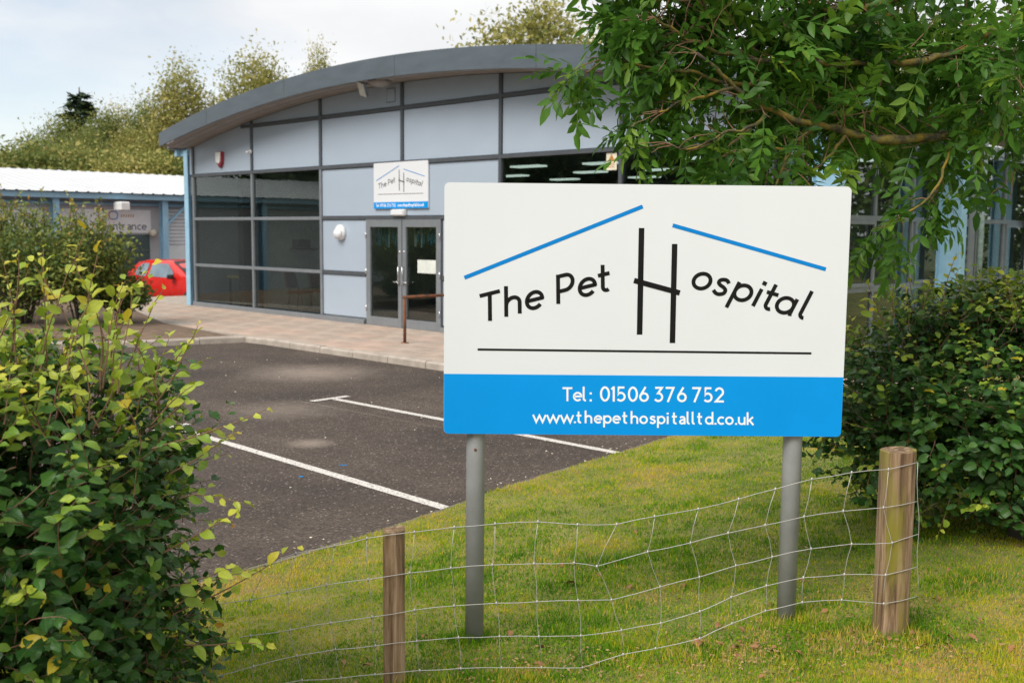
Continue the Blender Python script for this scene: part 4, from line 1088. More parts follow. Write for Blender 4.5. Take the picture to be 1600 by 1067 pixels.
mb.build('lettering', M['vinylwhite'], ws, kind='stuff')

# lettering and mark on the neighbour's banners
def banner_text(text, a0, z0, em, mat):
    mb = MB(); x = a0
    for ch in text:
        if ch == ' ': x += 0.4 * em; continue
        if ch in GL:
            draw_glyph(mb, (ch, x, z0, em, 0, 0, em), 0.670, 0.14)
        x += ADV.get(ch, .72) * em
    mb.build('banner_lettering', M[mat], unit)
GL['n'] = [[(.067, 0), (.067, .66)], [(.067, .30)] + arc(.30, .385, .233, .22, 180, 0) + [(.533, 0)]]
GL['r'] = [[(.067, 0), (.067, .66)], [(.067, .36)] + arc(.30, .37, .233, .235, 180, 70, 8)]
GL['v'] = [[(.03, .66), (.28, .04), (.53, .66)]]
GL['g'] = [BOWL, [(.60, .66), (.60, -.12)] + arc(.335, -.12, .268, .18, 0, -150, 12)]
GL['S'] = [[(p[0] * 1.25, p[1] * 1.5) for p in GL['s'][0]]]
GL['Y'] = [[(.03, 1.0), (.33, .48), (.63, 1.0)], [(.33, .48), (.33, 0)]]
banner_text('SAving You', 11.5, 2.33, 0.25, 'btext')
banner_text('entrAnce', 15.25, 2.0, 0.26, 'btext')
mb = MB(); ribbon(mb, arc(15.42, 2.47, 0.11, 0.13, 60, 300), 0.03, 0.668); mb.build('banner_mark', M['dkred'], unit)
mb = MB(); ribbon(mb, arc(15.50, 2.47, 0.10, 0.13, -120, 120), 0.03, 0.666); mb.build('banner_mark', M['logoblue'], unit)
mb = MB()
for k, x in enumerate((15.72, 15.8, 15.88, 15.96, 16.04, 16.12)): ribbon(mb, [(x, 2.42), (x + 0.03, 2.50)], 0.03, 0.668)
mb.build('banner_mark', M['orange'], unit)

# ---------------------------------------------------------------- wire fence
FA, FE = Vector((-0.479, 4.25, 0)), Vector((1.684, 4.55, 0))
ft = (FE - FA).normalized(); fn = Vector((ft.y, -ft.x, 0))          # fn faces the camera side
fence = empty('wire_fence', (FA.x, FA.y, 0.0), 0.0, 'low galvanised mesh fence on two weathered timber posts, running along the lawn', 'fence')
def fw(s, z, out=0.0):
    p = ft * s + fn * out
    return Vector((p.x, p.y, z))
def wpost(s, w, d, z1, round_=False):
    c = ft * s
    gz = float(lawn_z(FA.x + c.x, FA.y + c.y)) - 0.25
    mb = MB(); rn = random.Random(int(s * 100) + 5)
    n = 20
    vs, fs = [], []
    zs = [gz + (z1 - gz) * k / 14 for k in range(15)]
    jit = [rn.uniform(-1, 1) for _ in range(n)]
    for k, z in enumerate(zs):
        for i in range(n):
            th = 2 * math.pi * i / n
            e = 2.6 if round_ else 7.0
            r = 1 / (abs(math.cos(th)) ** e + abs(math.sin(th)) ** e) ** (1 / e)
            r *= 1 + 0.02 * jit[i] + 0.008 * math.sin(z * 9 + i)
            zz = z + ((0.004 * jit[i] + 0.006 * math.cos(th)) if k == 14 else 0)
            vs.append(c + ft * (math.cos(th) * r * w / 2) - fn * (math.sin(th) * r * d / 2) + Vector((0, 0, zz)))
    for k in range(14):
        for i in range(n):
            j = (i + 1) % n
            fs.append((k * n + i, k * n + j, (k + 1) * n + j, (k + 1) * n + i))
    fs.append(tuple(14 * n + i for i in range(n)))
    return mb.add(vs, fs).build('post', M['wood'], fence, fixn=True)
flen = (FE - FA).length
wpost(0.0, 0.088, 0.075, 0.832)
wpost(flen + 0.0, 0.145, 0.14, 1.117, True)
OUT = 0.045
def outs(s):      # the wires run on the camera side of the posts, pinned on their faces
    return OUT + 0.03 * max(0, 1 - abs(s - flen) / 0.5)
for k in range(5):
    pts = []
    first = FENCE[0][k]
    pts.append(fw(first[0] - 0.55, first[1] - 0.05, OUT))
    for i, v in enumerate(FENCE):
        s, z = v[k]
        if i:
            ps_, pz = FENCE[i - 1][k]
            pts.append(fw((s + ps_) / 2, (z + pz) / 2 - 0.002 * ((i * 7 + k) % 3 - 1), outs((s + ps_) / 2)))
        pts.append(fw(s, z, outs(s)))
    mb = MB().tube(pts, 0.0016, 6)
    for v in FENCE[1:-1]:
        s, z = v[k]
        mb.tube([fw(s, z - 0.007, outs(s) + .002), fw(s, z + 0.007, outs(s) + .002)], 0.0036, 6)
    mb.build('line_wire', M['galv'], fence)
for i, v in enumerate(FENCE):
    pts = []
    for k, (s, z) in enumerate(v):
        if k:
            p_, q_ = v[k - 1]
            b = (0.004 if (i + k) % 2 else -0.004)
            pts.append(fw(p_ + (s - p_) * .5 + b, (z + q_) / 2, outs(s) + .003))
        pts.append(fw(s, z, outs(s) + .0025))
    MB().tube(pts, 0.0012, 6).build('stay_wire', M['galv'], fence)

# ---------------------------------------------------------------- red car behind the corner of the clinic
car = empty('parked_car', (-10.12, 32.75, -0.345), math.radians(-33), 'small red hatchback parked beyond the left corner of the clinic', 'car')
stn = [(-1.70, 0.42, 0.66), (-1.71, 0.80, 0.76), (-1.66, 1.02, 0.79), (-1.55, 1.25, 0.80), (-1.38, 1.40, 0.80), (-1.0, 1.455, 0.81), (-0.4, 1.47, 0.815), (0.15, 1.44, 0.815),
       (0.45, 1.32, 0.81), (0.8, 1.12, 0.80), (1.05, 0.97, 0.79), (1.4, 0.88, 0.76), (1.62, 0.72, 0.70), (1.70, 0.45, 0.6)]
vs, fs = [], []
for x, zt, wd in stn:
    zb = min(0.93, zt - 0.04)
    rw = wd - 0.22 * max(0, min(1, (zt - 0.93) / 0.5))
    half = [(0.0, 0.2), (wd - 0.12, 0.2), (wd - 0.02, 0.3), (wd, min(0.6, zt * .6)), (wd - 0.015, zb), (rw + (wd - rw) * 0.35, zb + (zt - zb) * 0.6), (rw - 0.02, zt - 0.035 * min(1, zt)), (rw - 0.14, zt - 0.006), (0, zt)]
    ring = half + [(-a, b) for a, b in half[-2:0:-1]]
    vs += [(x, a, b) for a, b in ring]
n = 16
for i in range(len(stn) - 1):
    for k in range(n):
        fs.append((i * n + k, i * n + (k + 1) % n, (i + 1) * n + (k + 1) % n, (i + 1) * n + k))
fs.append(tuple(range(n))); fs.append(tuple((len(stn) - 1) * n + k for k in range(n)))
MB().add(vs, fs, True).build('body', M['red'], car, fixn=True)
for s in (-1, 1):
    def sw(pts, nm='side_window', mat='carglass', o=0.008):
        V_ = []
        for x, z in pts:
            f = max(0, (z - 0.93) / 0.5)
            V_.append((x, s * (0.805 - 0.185 * f + o - 0.05 * max(0, f - .6)), z))
        MB().add(V_, [tuple(range(len(V_)))]).build(nm, M[mat], car)
    sw([(-1.30, 0.98), (-0.80, 0.95), (-0.76, 1.34), (-1.06, 1.34), (-1.26, 1.20)], 'quarter_window')
    sw([(-0.68, 0.95), (0.52, 0.93), (0.40, 1.12), (0.10, 1.34), (-0.62, 1.35)], 'side_window')
    sw([(-0.72, 0.30), (-0.715, 0.30), (-0.715, 0.93), (-0.72, 0.93)], 'door_gap', 'dark', 0.016)
    MB().bbox(0.42, 0.60, s * 0.93 - 0.08, s * 0.93 + 0.08, 0.90, 1.04, 0.03).build('mirror', M['dark'], car)
    MB().bbox(-0.62, -0.46, s * 0.822 - 0.012, s * 0.822 + 0.012, 0.80, 0.84, 0.006).build('door_handle', M['red'], car)
    MB().bbox(-1.69, -1.56, s * 0.70 - 0.1, s * 0.70 + 0.1, 0.78, 1.08, 0.03).build('tail_lamp', M['dkred'], car)
    MB().bbox(1.45, 1.66, s * 0.56 - 0.13, s * 0.56 + 0.13, 0.62, 0.80, 0.04).build('headlamp', M['whitep'], car)
    for x in (-1.15, 1.18):
        w = MB().lathe([(0.20, -0.09), (0.27, -0.09), (0.29, -0.05), (0.29, 0.05), (0.27, 0.09), (0.20, 0.09)], 24, Matrix.Translation((x, s * 0.74, 0.29)) @ Matrix.Rotation(math.pi / 2, 4, 'X')).build('wheel', M['tyre'], car)
        MB().lathe([(0.0, -0.075), (0.20, -0.085), (0.20, 0.085), (0.0, 0.075)], 18, Matrix.Translation((x, s * 0.74, 0.29)) @ Matrix.Rotation(math.pi / 2, 4, 'X')).build('rim', M['frame_pale'], w)
MB().add([(0.22, -0.58, 1.405), (0.22, 0.58, 1.405), (0.98, 0.68, 1.015), (0.98, -0.68, 1.015)], [(0, 1, 2, 3)]).build('windscreen', M['dark'], car, loc=(0.012, 0, 0.012))
MB().bbox(1.60, 1.73, -0.6, 0.6, 0.25, 0.42, 0.03).build('bumper', M['red'], car)

# ---------------------------------------------------------------- vegetation
def unit_(a):
    return a / np.maximum(np.linalg.norm(a, axis=-1, keepdims=True), 1e-9)
def place(TV, pos, ax, nrm, scale):
    x = unit_(ax); z = unit_(nrm - x * np.sum(nrm * x, -1, keepdims=True)); y = np.cross(z, x)
    T = TV[None, :, :] * scale[:, None, None]
    return pos[:, None, :] + T[..., 0:1] * x[:, None, :] + T[..., 1:2] * y[:, None, :] + T[..., 2:3] * z[:, None, :]
def joined(name, tmpls, which, pos, ax, nrm, scale, tint, mat, parent, kind=None):
    VV, FF, TT, UU = [], [], [], []
    base = 0
    for k, (TV, TF, TU) in enumerate(tmpls):
        sel = np.where(which == k)[0]
        if len(sel) == 0: continue
        V = place(TV, pos[sel], ax[sel], nrm[sel], scale[sel]).reshape(-1, 3)
        F = (TF[None] + (np.arange(len(sel)) * len(TV))[:, None, None]).reshape(-1, TF.shape[1]) + base
        VV.append(V); FF.append(F); TT.append(np.repeat(tint[sel], len(TV))); UU.append(np.tile(TU, (len(sel), 1)))
        base += len(V)
    return np_mesh(name, np.concatenate(VV), np.concatenate(FF), mat, parent, {'tint': np.concatenate(TT)}, np.concatenate(UU), kind=kind)

def leaf_template(rng, ts=(0, .16, .40, .66, .87, 1.0), hw=(.015, .20, .30, .27, .14, .0), fold=.30, curl=.26, wav=.055):
    V, U = [], []
    for i, (t, w) in enumerate(zip(ts, hw)):
        zc = -curl * t * t + 0.02 * rng.normal()
        V.append((t, 0, zc)); U.append((t, 0))
        for s in (1, -1):
            ww = w * (1 + 0.10 * rng.normal())
            V.append((t + 0.02 * rng.normal(), s * ww, zc + fold * w * 1.2 + wav * rng.normal())); U.append((t, s * w / .33))
    F = []
    for i in range(len(ts) - 1):
        a, b = 3 * i, 3 * i + 3
        F.append((a, b, b + 1, a + 1)); F.append((a, a + 2, b + 2, b))
    return np.array(V), np.array(F, dtype=np.int32), np.array(U, dtype=float)

def leaf_objects(tmpls, which, pos, ax, nrm, scale, tint, mat, parent, idx, name='leaf', nt=6):
    """the leaves that show largest, each an object of its own; meshes shared by shape and tint"""
    cache = {}
    po = np.array(parent.location)
    for i in idx:
        key = (int(which[i]), int(min(nt - 1, tint[i] * nt)))
        if key not in cache:
            TV, TF, TU = tmpls[key[0]]
            o = np_mesh(name, TV, TF, mat, None, {'tint': np.full(len(TV), (key[1] + 0.5) / nt)}, TU)
            cache[key] = o.data
            bpy.data.objects.remove(o)
        o = bpy.data.objects.new(name, cache[key])
        x = unit_(ax[i]); z = unit_(nrm[i] - x * np.dot(nrm[i], x)); y = np.cross(z, x)
        s = scale[i]; p = pos[i] - po
        o.matrix_world = Matrix(((x[0] * s, y[0] * s, z[0] * s, p[0]), (x[1] * s, y[1] * s, z[1] * s, p[1]), (x[2] * s, y[2] * s, z[2] * s, p[2]), (0, 0, 0, 1)))
        col.objects.link(o)
        o.parent = parent

def hedge(name, seed, centre, radii, expo, n_twigs, leaf_len, shoots, label, cat, sprays=(), yellow=0.0):
    rng = np.random.default_rng(seed)
    centre = np.array(centre, float); radii = np.array(radii, float)
    base = (centre[0], centre[1], float(lawn_z(centre[0], centre[1])))
    root = empty(name, base, 0, label, cat)
    tm = [leaf_template(np.random.default_rng(100 + seed + k)) for k in range(5)]
    P, A, N, S, T, DEP = [], [], [], [], [], []
    twigs = MB()
    ob = np.array(base)
    def twig(p0, d, L, nl, tint0, tint1, ls, out, r0=0.0022, droop=0.1, depth=0.0):
        p = p0.copy(); d = d / np.linalg.norm(d)
        pts = [p.copy()]
        side = rng.choice([-1, 1])
        for k in range(nl):
            d = unit_(d + rng.normal(0, .10, 3) - np.array([0, 0, droop * 0.2]))
            p = p + d * (L / nl)
            pts.append(p.copy())
            t = (k + 1) / nl
            side = -side
            lat = np.cross(d, np.array([0, 0, 1.0]) if abs(d[2]) < .9 else np.array([1.0, 0, 0]))
            lat = unit_(lat)
            ax = unit_(d * 0.75 + lat * side * 0.8 + rng.normal(0, .28, 3) + np.array([0, 0, -0.12]))
            nr = unit_(out * 0.65 + np.array([0, 0, 0.55]) + rng.normal(0, .38, 3))
            P.append(p + ax * 0.006); A.append(ax); N.append(nr)
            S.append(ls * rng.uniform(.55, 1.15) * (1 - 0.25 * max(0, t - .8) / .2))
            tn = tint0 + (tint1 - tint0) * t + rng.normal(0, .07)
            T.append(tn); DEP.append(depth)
        twigs.tube([q - ob for q in pts], [r0 * (1 - .7 * i / len(pts)) for i in range(len(pts))], 4, cap=False)
    for k in range(n_twigs):
        v = unit_(rng.normal(0, 1, 3))
        if v[2] < -0.75: v[2] = -v[2]
        # superellipsoid surface with lumps
        e = expo
        r = 1 / (np.sum(np.abs(v) ** e)) ** (1 / e)
        lump = 1 + 0.09 * math.sin(v[0] * 7 + seed) * math.cos(v[2] * 6 + v[1] * 5) + 0.05 * rng.normal()
        dep = rng.random() ** 1.6 * 0.42
        q = centre + v * r * radii * lump * (1 - dep)
        if q[2] < base[2] + 0.03: continue
        out = unit_(v / radii)
        d = unit_(out * 0.9 + np.array([0, 0, 0.45]) + rng.normal(0, .45, 3))
        top = max(0, v[2])
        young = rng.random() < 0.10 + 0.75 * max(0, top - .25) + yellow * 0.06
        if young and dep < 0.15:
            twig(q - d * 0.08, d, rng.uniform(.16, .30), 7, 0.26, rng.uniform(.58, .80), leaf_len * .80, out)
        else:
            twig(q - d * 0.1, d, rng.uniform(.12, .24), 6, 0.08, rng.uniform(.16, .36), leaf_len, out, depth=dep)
    for (x, y, z, dx, dy, dz, L, nl, t1) in shoots:
        d = np.array([dx, dy, dz], float)
        twig(np.array([x, y, z], float), d, L, nl, 0.55, t1, leaf_len * .88, unit_(np.array([0, -0.8, 0.5])), 0.0030, 0.0)
    P, A, N, S, T, DEP = (np.array(x) for x in (P, A, N, S, T, DEP))
    T = np.clip(T, 0, 0.93)
    odd = rng.random(len(T)); T[odd > 0.997] = 0.98; T[(odd > 0.990) & (odd <= 0.997)] = 0.90
    which = rng.integers(0, len(tm), len(P))
    tocam = np.array([0, 0, CAM_Z]) - P
    dist = np.linalg.norm(tocam, axis=1)
    face = np.sum(unit_(P - centre) * unit_(tocam), 1)
    vis = (np.abs(P[:, 0] / P[:, 1]) < 0.50) & (face > 0.15) & (P[:, 2] > CAM_Z - 0.46 * P[:, 1]) & (DEP < 0.12)
    score = np.where(vis, S / dist, 0)
    idx = np.argsort(-score)[:300]
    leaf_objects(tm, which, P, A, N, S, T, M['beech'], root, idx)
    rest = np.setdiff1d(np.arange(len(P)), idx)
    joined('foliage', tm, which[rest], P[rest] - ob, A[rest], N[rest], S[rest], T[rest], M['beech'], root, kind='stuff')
    twigs.build('twigs', M['twig'], root, kind='stuff')
    # main stems rising from the ground
    st = MB()
    for k in range(9):
        a = rng.uniform(0, 2 * math.pi)
        f = np.array([math.cos(a) * radii[0] * .25, math.sin(a) * radii[1] * .25, 0])
        g = np.array([math.cos(a) * radii[0] * .65, math.sin(a) * radii[1] * .65, centre[2] + radii[2] * .55 - base[2]])
        st.tube([f, f * 1.2 + np.array([0, 0, .3]), (f + g) / 2 + rng.normal(0, .04, 3), g], [.022, .017, .011, .005], 6)
    st.build('stems', M['bark'], root)
    return root

rs = np.random.default_rng(44)
sh = []
for k in range(15):      # tall young shoots standing out of the top of the near hedge
    sh.append((rs.uniform(-1.62, -1.16), rs.uniform(3.05, 3.45), rs.uniform(1.55, 1.66), rs.normal(0, .18), rs.normal(0, .1), 1.0, rs.uniform(.22, .38), 7, rs.uniform(.74, .9)))
for k in range(70):      # dense young growth over the top
    sh.append((rs.uniform(-1.95, -1.10), rs.uniform(2.85, 3.6), rs.uniform(1.40, 1.55), rs.normal(0, .45), rs.normal(0, .35), 1.0, rs.uniform(.12, .22), 6, rs.uniform(.66, .88)))
for (x, y, z, dx, dz, L) in ((-1.43, 3.2, 1.62, .02, 1, .46), (-1.30, 3.2, 1.60, -.12, 1, .38), (-1.27, 3.25, 1.58, .22, 1, .40), (-1.50, 3.2, 1.62, -.18, 1, .36)):
    sh.append((x, y, z, dx, 0.0, dz, L, 9, .90))
for (x, y, z, dx, dz, L, t1) in ((-1.12, 3.3, 1.50, .65, .60, .30, .86), (-1.10, 3.2, 1.38, 1.0, .35, .36, .86), (-1.05, 3.3, 1.20, .9, .25, .20, .8), (-1.08, 3.2, 1.05, 1.0, .45, .26, .82),
                                 (-1.06, 3.25, .86, .8, .55, .26, .8), (-1.10, 3.35, .80, 1.0, .55, .46, .86), (-1.05, 3.3, .72, 1.0, .1, .28, .72), (-1.05, 3.2, .95, 1, .2, .18, .8), (-1.08, 3.3, 1.28, .8, .5, .24, .84)):
    sh.append((x, y, z, dx, 0.05, dz, L, 8, t1))
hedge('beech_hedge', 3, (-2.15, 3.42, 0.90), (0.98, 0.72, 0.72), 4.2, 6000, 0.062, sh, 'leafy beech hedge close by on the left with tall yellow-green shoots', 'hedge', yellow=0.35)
sh2 = []
for k in range(16):
    sh2.append((rs.uniform(2.1, 3.3), rs.uniform(5.75, 6.3), rs.uniform(1.50, 1.62), rs.normal(0, .3), rs.normal(0, .1), 1.0, rs.uniform(.18, .38), 7, rs.uniform(.65, .85)))
for (x, z, dx, dz) in ((2.02, 1.35, -1, .6), (1.98, 1.15, -1, .4), (2.05, .95, -1, .1), (2.1, 1.5, -.8, .9), (2.15, .75, -1, -.1)):
    sh2.append((x, 5.95, z, dx, -.1, dz, rs.uniform(.14, .24), 6, .72))
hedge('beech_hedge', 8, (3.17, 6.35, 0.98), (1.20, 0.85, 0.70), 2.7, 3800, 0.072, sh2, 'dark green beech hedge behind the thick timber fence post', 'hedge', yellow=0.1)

# ---------------------------------------------------------------- ash tree over the sign
def ash_template(rng, pairs=4):
    V, F, U = [], [], []
    def leaflet(p, d, nrm, L):
        d = unit_(d); z = unit_(nrm - d * np.dot(nrm, d)); y = np.cross(z, d)
        b = len(V)
        st_ = ((0, 0), (.33, .19), (.68, .15), (1, 0))
        for i, (t, w) in enumerate(st_):
            c = p + d * L * t - z * L * .12 * t * t
            V.append(c); U.append((t, 0))
        for i in (1, 2):
            t, w = st_[i]
            for s in (1, -1):
                V.append(p + d * L * t + y * s * L * w * (1 + .1 * rng.normal()) + z * (L * .05 - L * .12 * t * t)); U.append((t, s))
        m0, m1, m2, m3, l1, r1, l2, r2 = range(b, b + 8)
        F.extend([(m0, m1, l1), (m1, m2, l2), (m1, l2, l1), (m2, m3, l2), (m0, r1, m1), (m1, r2, m2), (m1, r1, r2), (m2, r2, m3)])
    up = np.array([0, 0, 1.0])
    for k in range(pairs):
        t = .30 + .58 * k / max(1, pairs - 1)
        p = np.array([t, 0, -.22 * t * t])
        for s in (1, -1):
            leaflet(p, np.array([.55, s * .85, -.18 + .12 * rng.normal()]) + rng.normal(0, .1, 3), up + rng.normal(0, .2, 3), .36 * (1 - .12 * abs(k - 1.5)) * rng.uniform(.9, 1.1))
    leaflet(np.array([.97, 0, -.21]), np.array([1, 0, -.35]), up, .40)
    # leaf stalk
    b = len(V)
    for t in (0, .5, 1.0):
        for s in (1, -1):
            V.append(np.array([t, s * .008, -.22 * t * t])); U.append((t, 0))
    for i in (0, 1):
        a = b + 2 * i
        F.extend([(a, a + 2, a + 3), (a, a + 3, a + 1)])
    return np.array(V), np.array(F, dtype=np.int32), np.array(U, float)

ash_base = np.array([3.02, 6.0, float(lawn_z(3.02, 6.0))])
ash = empty('ash_tree', ash_base, 0, 'ash tree reaching over the sign from the right on lichen-yellow branches', 'tree')
rng = np.random.default_rng(17)
TR = [np.array(p) for p in ((3.02, 6.0, 0.1), (3.06, 6.0, 1.0), (3.22, 6.02, 2.0), (3.5, 6.05, 2.9), (3.75, 6.1, 3.8), (3.9, 6.2, 5.2), (3.8, 6.3, 6.8))]
MB().tube([p - ash_base for p in TR], [.15, .13, .12, .11, .10, .08, .04], 12).build('trunk', M['bark'], ash)
RAD = {'L': (.034, .007), 'L2': (.014, .004), 'U': (.027, .006), 'U2': (.014, .005), 'T1': (.034, .008), 'T2': (.018, .005), 'K1': (.03, .006), 'K2': (.03, .006), 'R4': (.016, .006)}
LP, LA, LN, LS, LT = [], [], [], [], []
twig_mb = MB()
def ash_twig(p, d, L, nl):
    pts = [p.copy()]
    q = p.copy(); d = unit_(d)
    for k in range(5):
        d = unit_(d + rng.normal(0, .16, 3) + np.array([0, 0, -.02]))
        q = q + d * L / 5
        pts.append(q.copy())
    for k in range(nl):
        t = 0.35 + 0.65 * (k + 1) / nl
        i = min(4, int(t * 5)); pp = pts[i] + (pts[i + 1] - pts[i]) * (t * 5 - i) if i < 5 and t < 1 else pts[5]
        a = rng.uniform(0, 2 * math.pi)
        side = np.cross(d, [math.cos(a), math.sin(a), .3])
        ax = unit_(d * .55 + unit_(side) * .8 + np.array([0, 0, -.20]) + rng.normal(0, .2, 3))
        LP.append(pp); LA.append(ax); LN.append(unit_(np.array([0, 0, 1.0]) + rng.normal(0, .38, 3)))
        LS.append(rng.uniform(.19, .28)); LT.append(np.clip(rng.normal(.42, .2), 0.02, .98))
    twig_mb.tube([x - ash_base for x in pts], [.0038 - .0005 * i for i in range(6)], 4, cap=False)
for nm, pl in BR.items():
    pl = [np.array(p, float) for p in pl]
    # subdivide and roughen
    fine = []
    for a, b in zip(pl[:-1], pl[1:]):
        for k in range(3):
            fine.append(a + (b - a) * k / 3 + (rng.normal(0, .006, 3) if k else 0))
    fine.append(pl[-1])
    r0, r1 = RAD.get(nm, (.010, .004))
    n = len(fine)
    if nm in ('L', 'U', 'T1', 'K1', 'K2', 'R4'):       # join to the trunk
        tz = min(TR, key=lambda t: abs(t[2] - (fine[0][2] - .1)))
        fine = [tz, (tz + fine[0]) / 2 + np.array([0, 0, -.03])] + fine
    n = len(fine)
    MB().tube([p - ash_base for p in fine], [(r0 + (r1 - r0) * (i / (n - 1)) ** .8) * (1 + .12 * rng.normal()) for i in range(n)], 9).build('branch', M['lichen'], ash)
    seglen = sum(np.linalg.norm(b - a) for a, b in zip(fine[:-1], fine[1:]))
    dens = {'L': 12, 'U': 18, 'U2': 19, 'T1': 24, 'T2': 24, 'K1': 24, 'K2': 8, 'S4': 12, 'S1': 9, 'S3': 12, 'H1': 8, 'H2': 1, 'L2': 10, 'R4': 18}.get(nm, 11)
    cnt = int(seglen * dens)
    thin = nm in ('L2', 'S1', 'S2', 'S3', 'S4', 'S5', 'H1', 'H2')
    for k in range(cnt):
        f = rng.random() ** .85 * (n - 1)
        i = min(n - 2, int(f)); p = fine[i] + (fine[i + 1] - fine[i]) * (f - i)
        tdir = unit_(fine[i + 1] - fine[i])
        d = unit_(tdir * .6 + rng.normal(0, .75, 3) + np.array([-.1, .38, .40 if nm in ('L', 'K2') else (.08 if not thin else -.2)]))
        ash_twig(p, d, rng.uniform(.10, .26) if thin else rng.uniform(.16, .42), rng.integers(3, 5) if thin else rng.integers(3, 7))
    for k in range(3):
        ash_twig(fine[-1], unit_(tdir + rng.normal(0, .3, 3)), rng.uniform(.1, .2), 4)
# crown above the frame, so the tree is whole
for k in range(150):
    v = unit_(rng.normal(0, 1, 3)); q = np.array([4.3, 6.6, 5.7]) + v * np.array([1.6, 1.5, 1.5]) * rng.uniform(.5, 1)
    ash_twig(q, v + np.array([0, 0, .2]), .4, 7)
LP, LA, LN, LS, LT = (np.array(x) for x in (LP, LA, LN, LS, LT))
ok = (LP + LA * LS[:, None] * .9)[:, 1] > 4.90          # clear of the sign board
ok &= LP[:, 1] > 4.92
H1 = np.array(BR['H1'])
nearh = np.min(np.linalg.norm(LP[:, None, :] - H1[None], axis=2), axis=1) < .22
ok &= ~((LP[:, 0] > 1.72) & (LP[:, 2] < 2.60) & ~nearh)          # the crown is lifted here
LP, LA, LN, LS, LT = LP[ok], LA[ok], LN[ok], LS[ok], LT[ok]
atm = [ash_template(np.random.default_rng(60 + k), 3 + k % 3) for k in range(6)]
aw = rng.integers(0, 6, len(LP))
r_ = LP[:, 0] / LP[:, 1]; el = (LP[:, 2] - CAM_Z) / LP[:, 1]
vis = (np.abs(r_) < .48) & (el < 0.21) & (el > -.05)
dist = np.linalg.norm(LP - np.array([0, 0, CAM_Z]), axis=1)
score = np.where(vis, LS / dist ** 2, 0)
idx = np.argsort(-score)[:300]
leaf_objects(atm, aw, LP, LA, LN, LS, LT, M['ash'], ash, idx, nt=5)
rest = np.setdiff1d(np.arange(len(LP)), idx)
joined('foliage', atm, aw[rest], LP[rest] - ash_base, LA[rest], LN[rest], LS[rest], LT[rest], M['ash'], ash, kind='stuff')
twig_mb.build('twigs', M['twig'], ash, kind='stuff')

# ---------------------------------------------------------------- shrubs in the planting bed
def small_leaf(rng, w=.30):
    return leaf_template(rng, (0, .45, 1.0), (.04, w, .0), .15, .15, .03)
SL = [small_leaf(np.random.default_rng(80 + k)) for k in range(3)]
def shrub(seed, x, y, rx, ry, h, n, label, wisps, mat='shrub', leaf=.075, tshift=0.0, z0=.1, low=.25):
    rng = np.random.default_rng(seed)
    base = np.array([x, y, z0])
    root = empty('garden_shrub', base, 0, label, 'shrub')
    P, A, N, S, T = [], [], [], [], []
    st = MB()
    nc = 60
    cents = []
    for k in range(nc):
        v = unit_(rng.normal(0, 1, 3))
        f = rng.uniform(.45, 1.0)
        cents.append(np.array([v[0] * rx * f, v[1] * ry * f, h * low + (h * (1 - low)) * (.5 + .5 * v[2] * f)]))
    for c in cents[:26]:
        st.tube([(c[0] * .15, c[1] * .15, -.1), (c[0] * .35, c[1] * .35, c[2] * .45), tuple(c)], [.022, .014, .005], 5)
    m = n // nc
    for c in cents:
        p = c + rng.normal(0, 1, (m, 3)) * np.array([rx, ry, h * .5]) * .17
        P.append(p)
        A.append(rng.normal(0, 1, (m, 3)) + np.array([0, 0, .4])); N.append(rng.normal(0, .6, (m, 3)) + np.array([0, 0, 1.0]) + unit_(c * np.array([1, 1, .5]))[None] * .6)
        S.append(leaf * rng.uniform(.6, 1.3, m)); T.append(np.clip(rng.normal(.34 + tshift, .2, m) + .12 * rng.normal(), 0, .9))
    for k in range(wisps):
        a = rng.uniform(0, 2 * math.pi); q = np.array([math.cos(a) * rx * .6 * rng.random(), math.sin(a) * ry * .5, h * rng.uniform(.75, .95)])
        d = unit_(np.array([rng.normal(0, .3), rng.normal(0, .2), 1.0])); L = rng.uniform(.3, .85)
        st.tube([q, q + d * L * .5, q + d * L + rng.normal(0, .04, 3)], [.008, .006, .003], 4)
        m2 = int(L * 30)
        t = rng.random((m2, 1)); P.append(q + d * L * t + rng.normal(0, .02, (m2, 3)))
        A.append(rng.normal(0, 1, (m2, 3)) + d * .6); N.append(rng.normal(0, .7, (m2, 3)) + np.array([0, -.3, .8])); S.append(leaf * rng.uniform(.6, 1.2, m2))
        T.append(np.clip(rng.normal(.62, .25, m2), 0, 1))
    P, A, N, S, T = np.concatenate(P), np.concatenate(A), np.concatenate(N), np.concatenate(S), np.concatenate(T)
    ok = P[:, 2] > .05
    P, A, N, S, T = P[ok], A[ok], N[ok], S[ok], T[ok]
    joined('foliage', SL, rng.integers(0, 3, len(P)), P, A, N, S, T, M[mat], root, kind='stuff')
    st.build('stems', M['bark'], root)
shrub(1, -9.7, 20.9, 1.25, 1.2, 2.15, 9000, 'big olive shrub at the left edge in front of the blue steel frame', 26, leaf=.085)
shrub(2, -8.55, 21.1, .90, 1.0, 2.0, 8500, 'round shrub with orange-tipped shoots beside the red car', 28, leaf=.085, tshift=.05)
shrub(3, -7.95, 21.8, .50, .55, .90, 3200, 'small dark glossy shrub at the end of the planting bed', 3, leaf=.10, tshift=-.12, low=.32)
shrub(4, -11.4, 22.3, 1.2, 1.0, 2.1, 6000, 'wispy shrub furthest left in the planting bed', 20, leaf=.085)

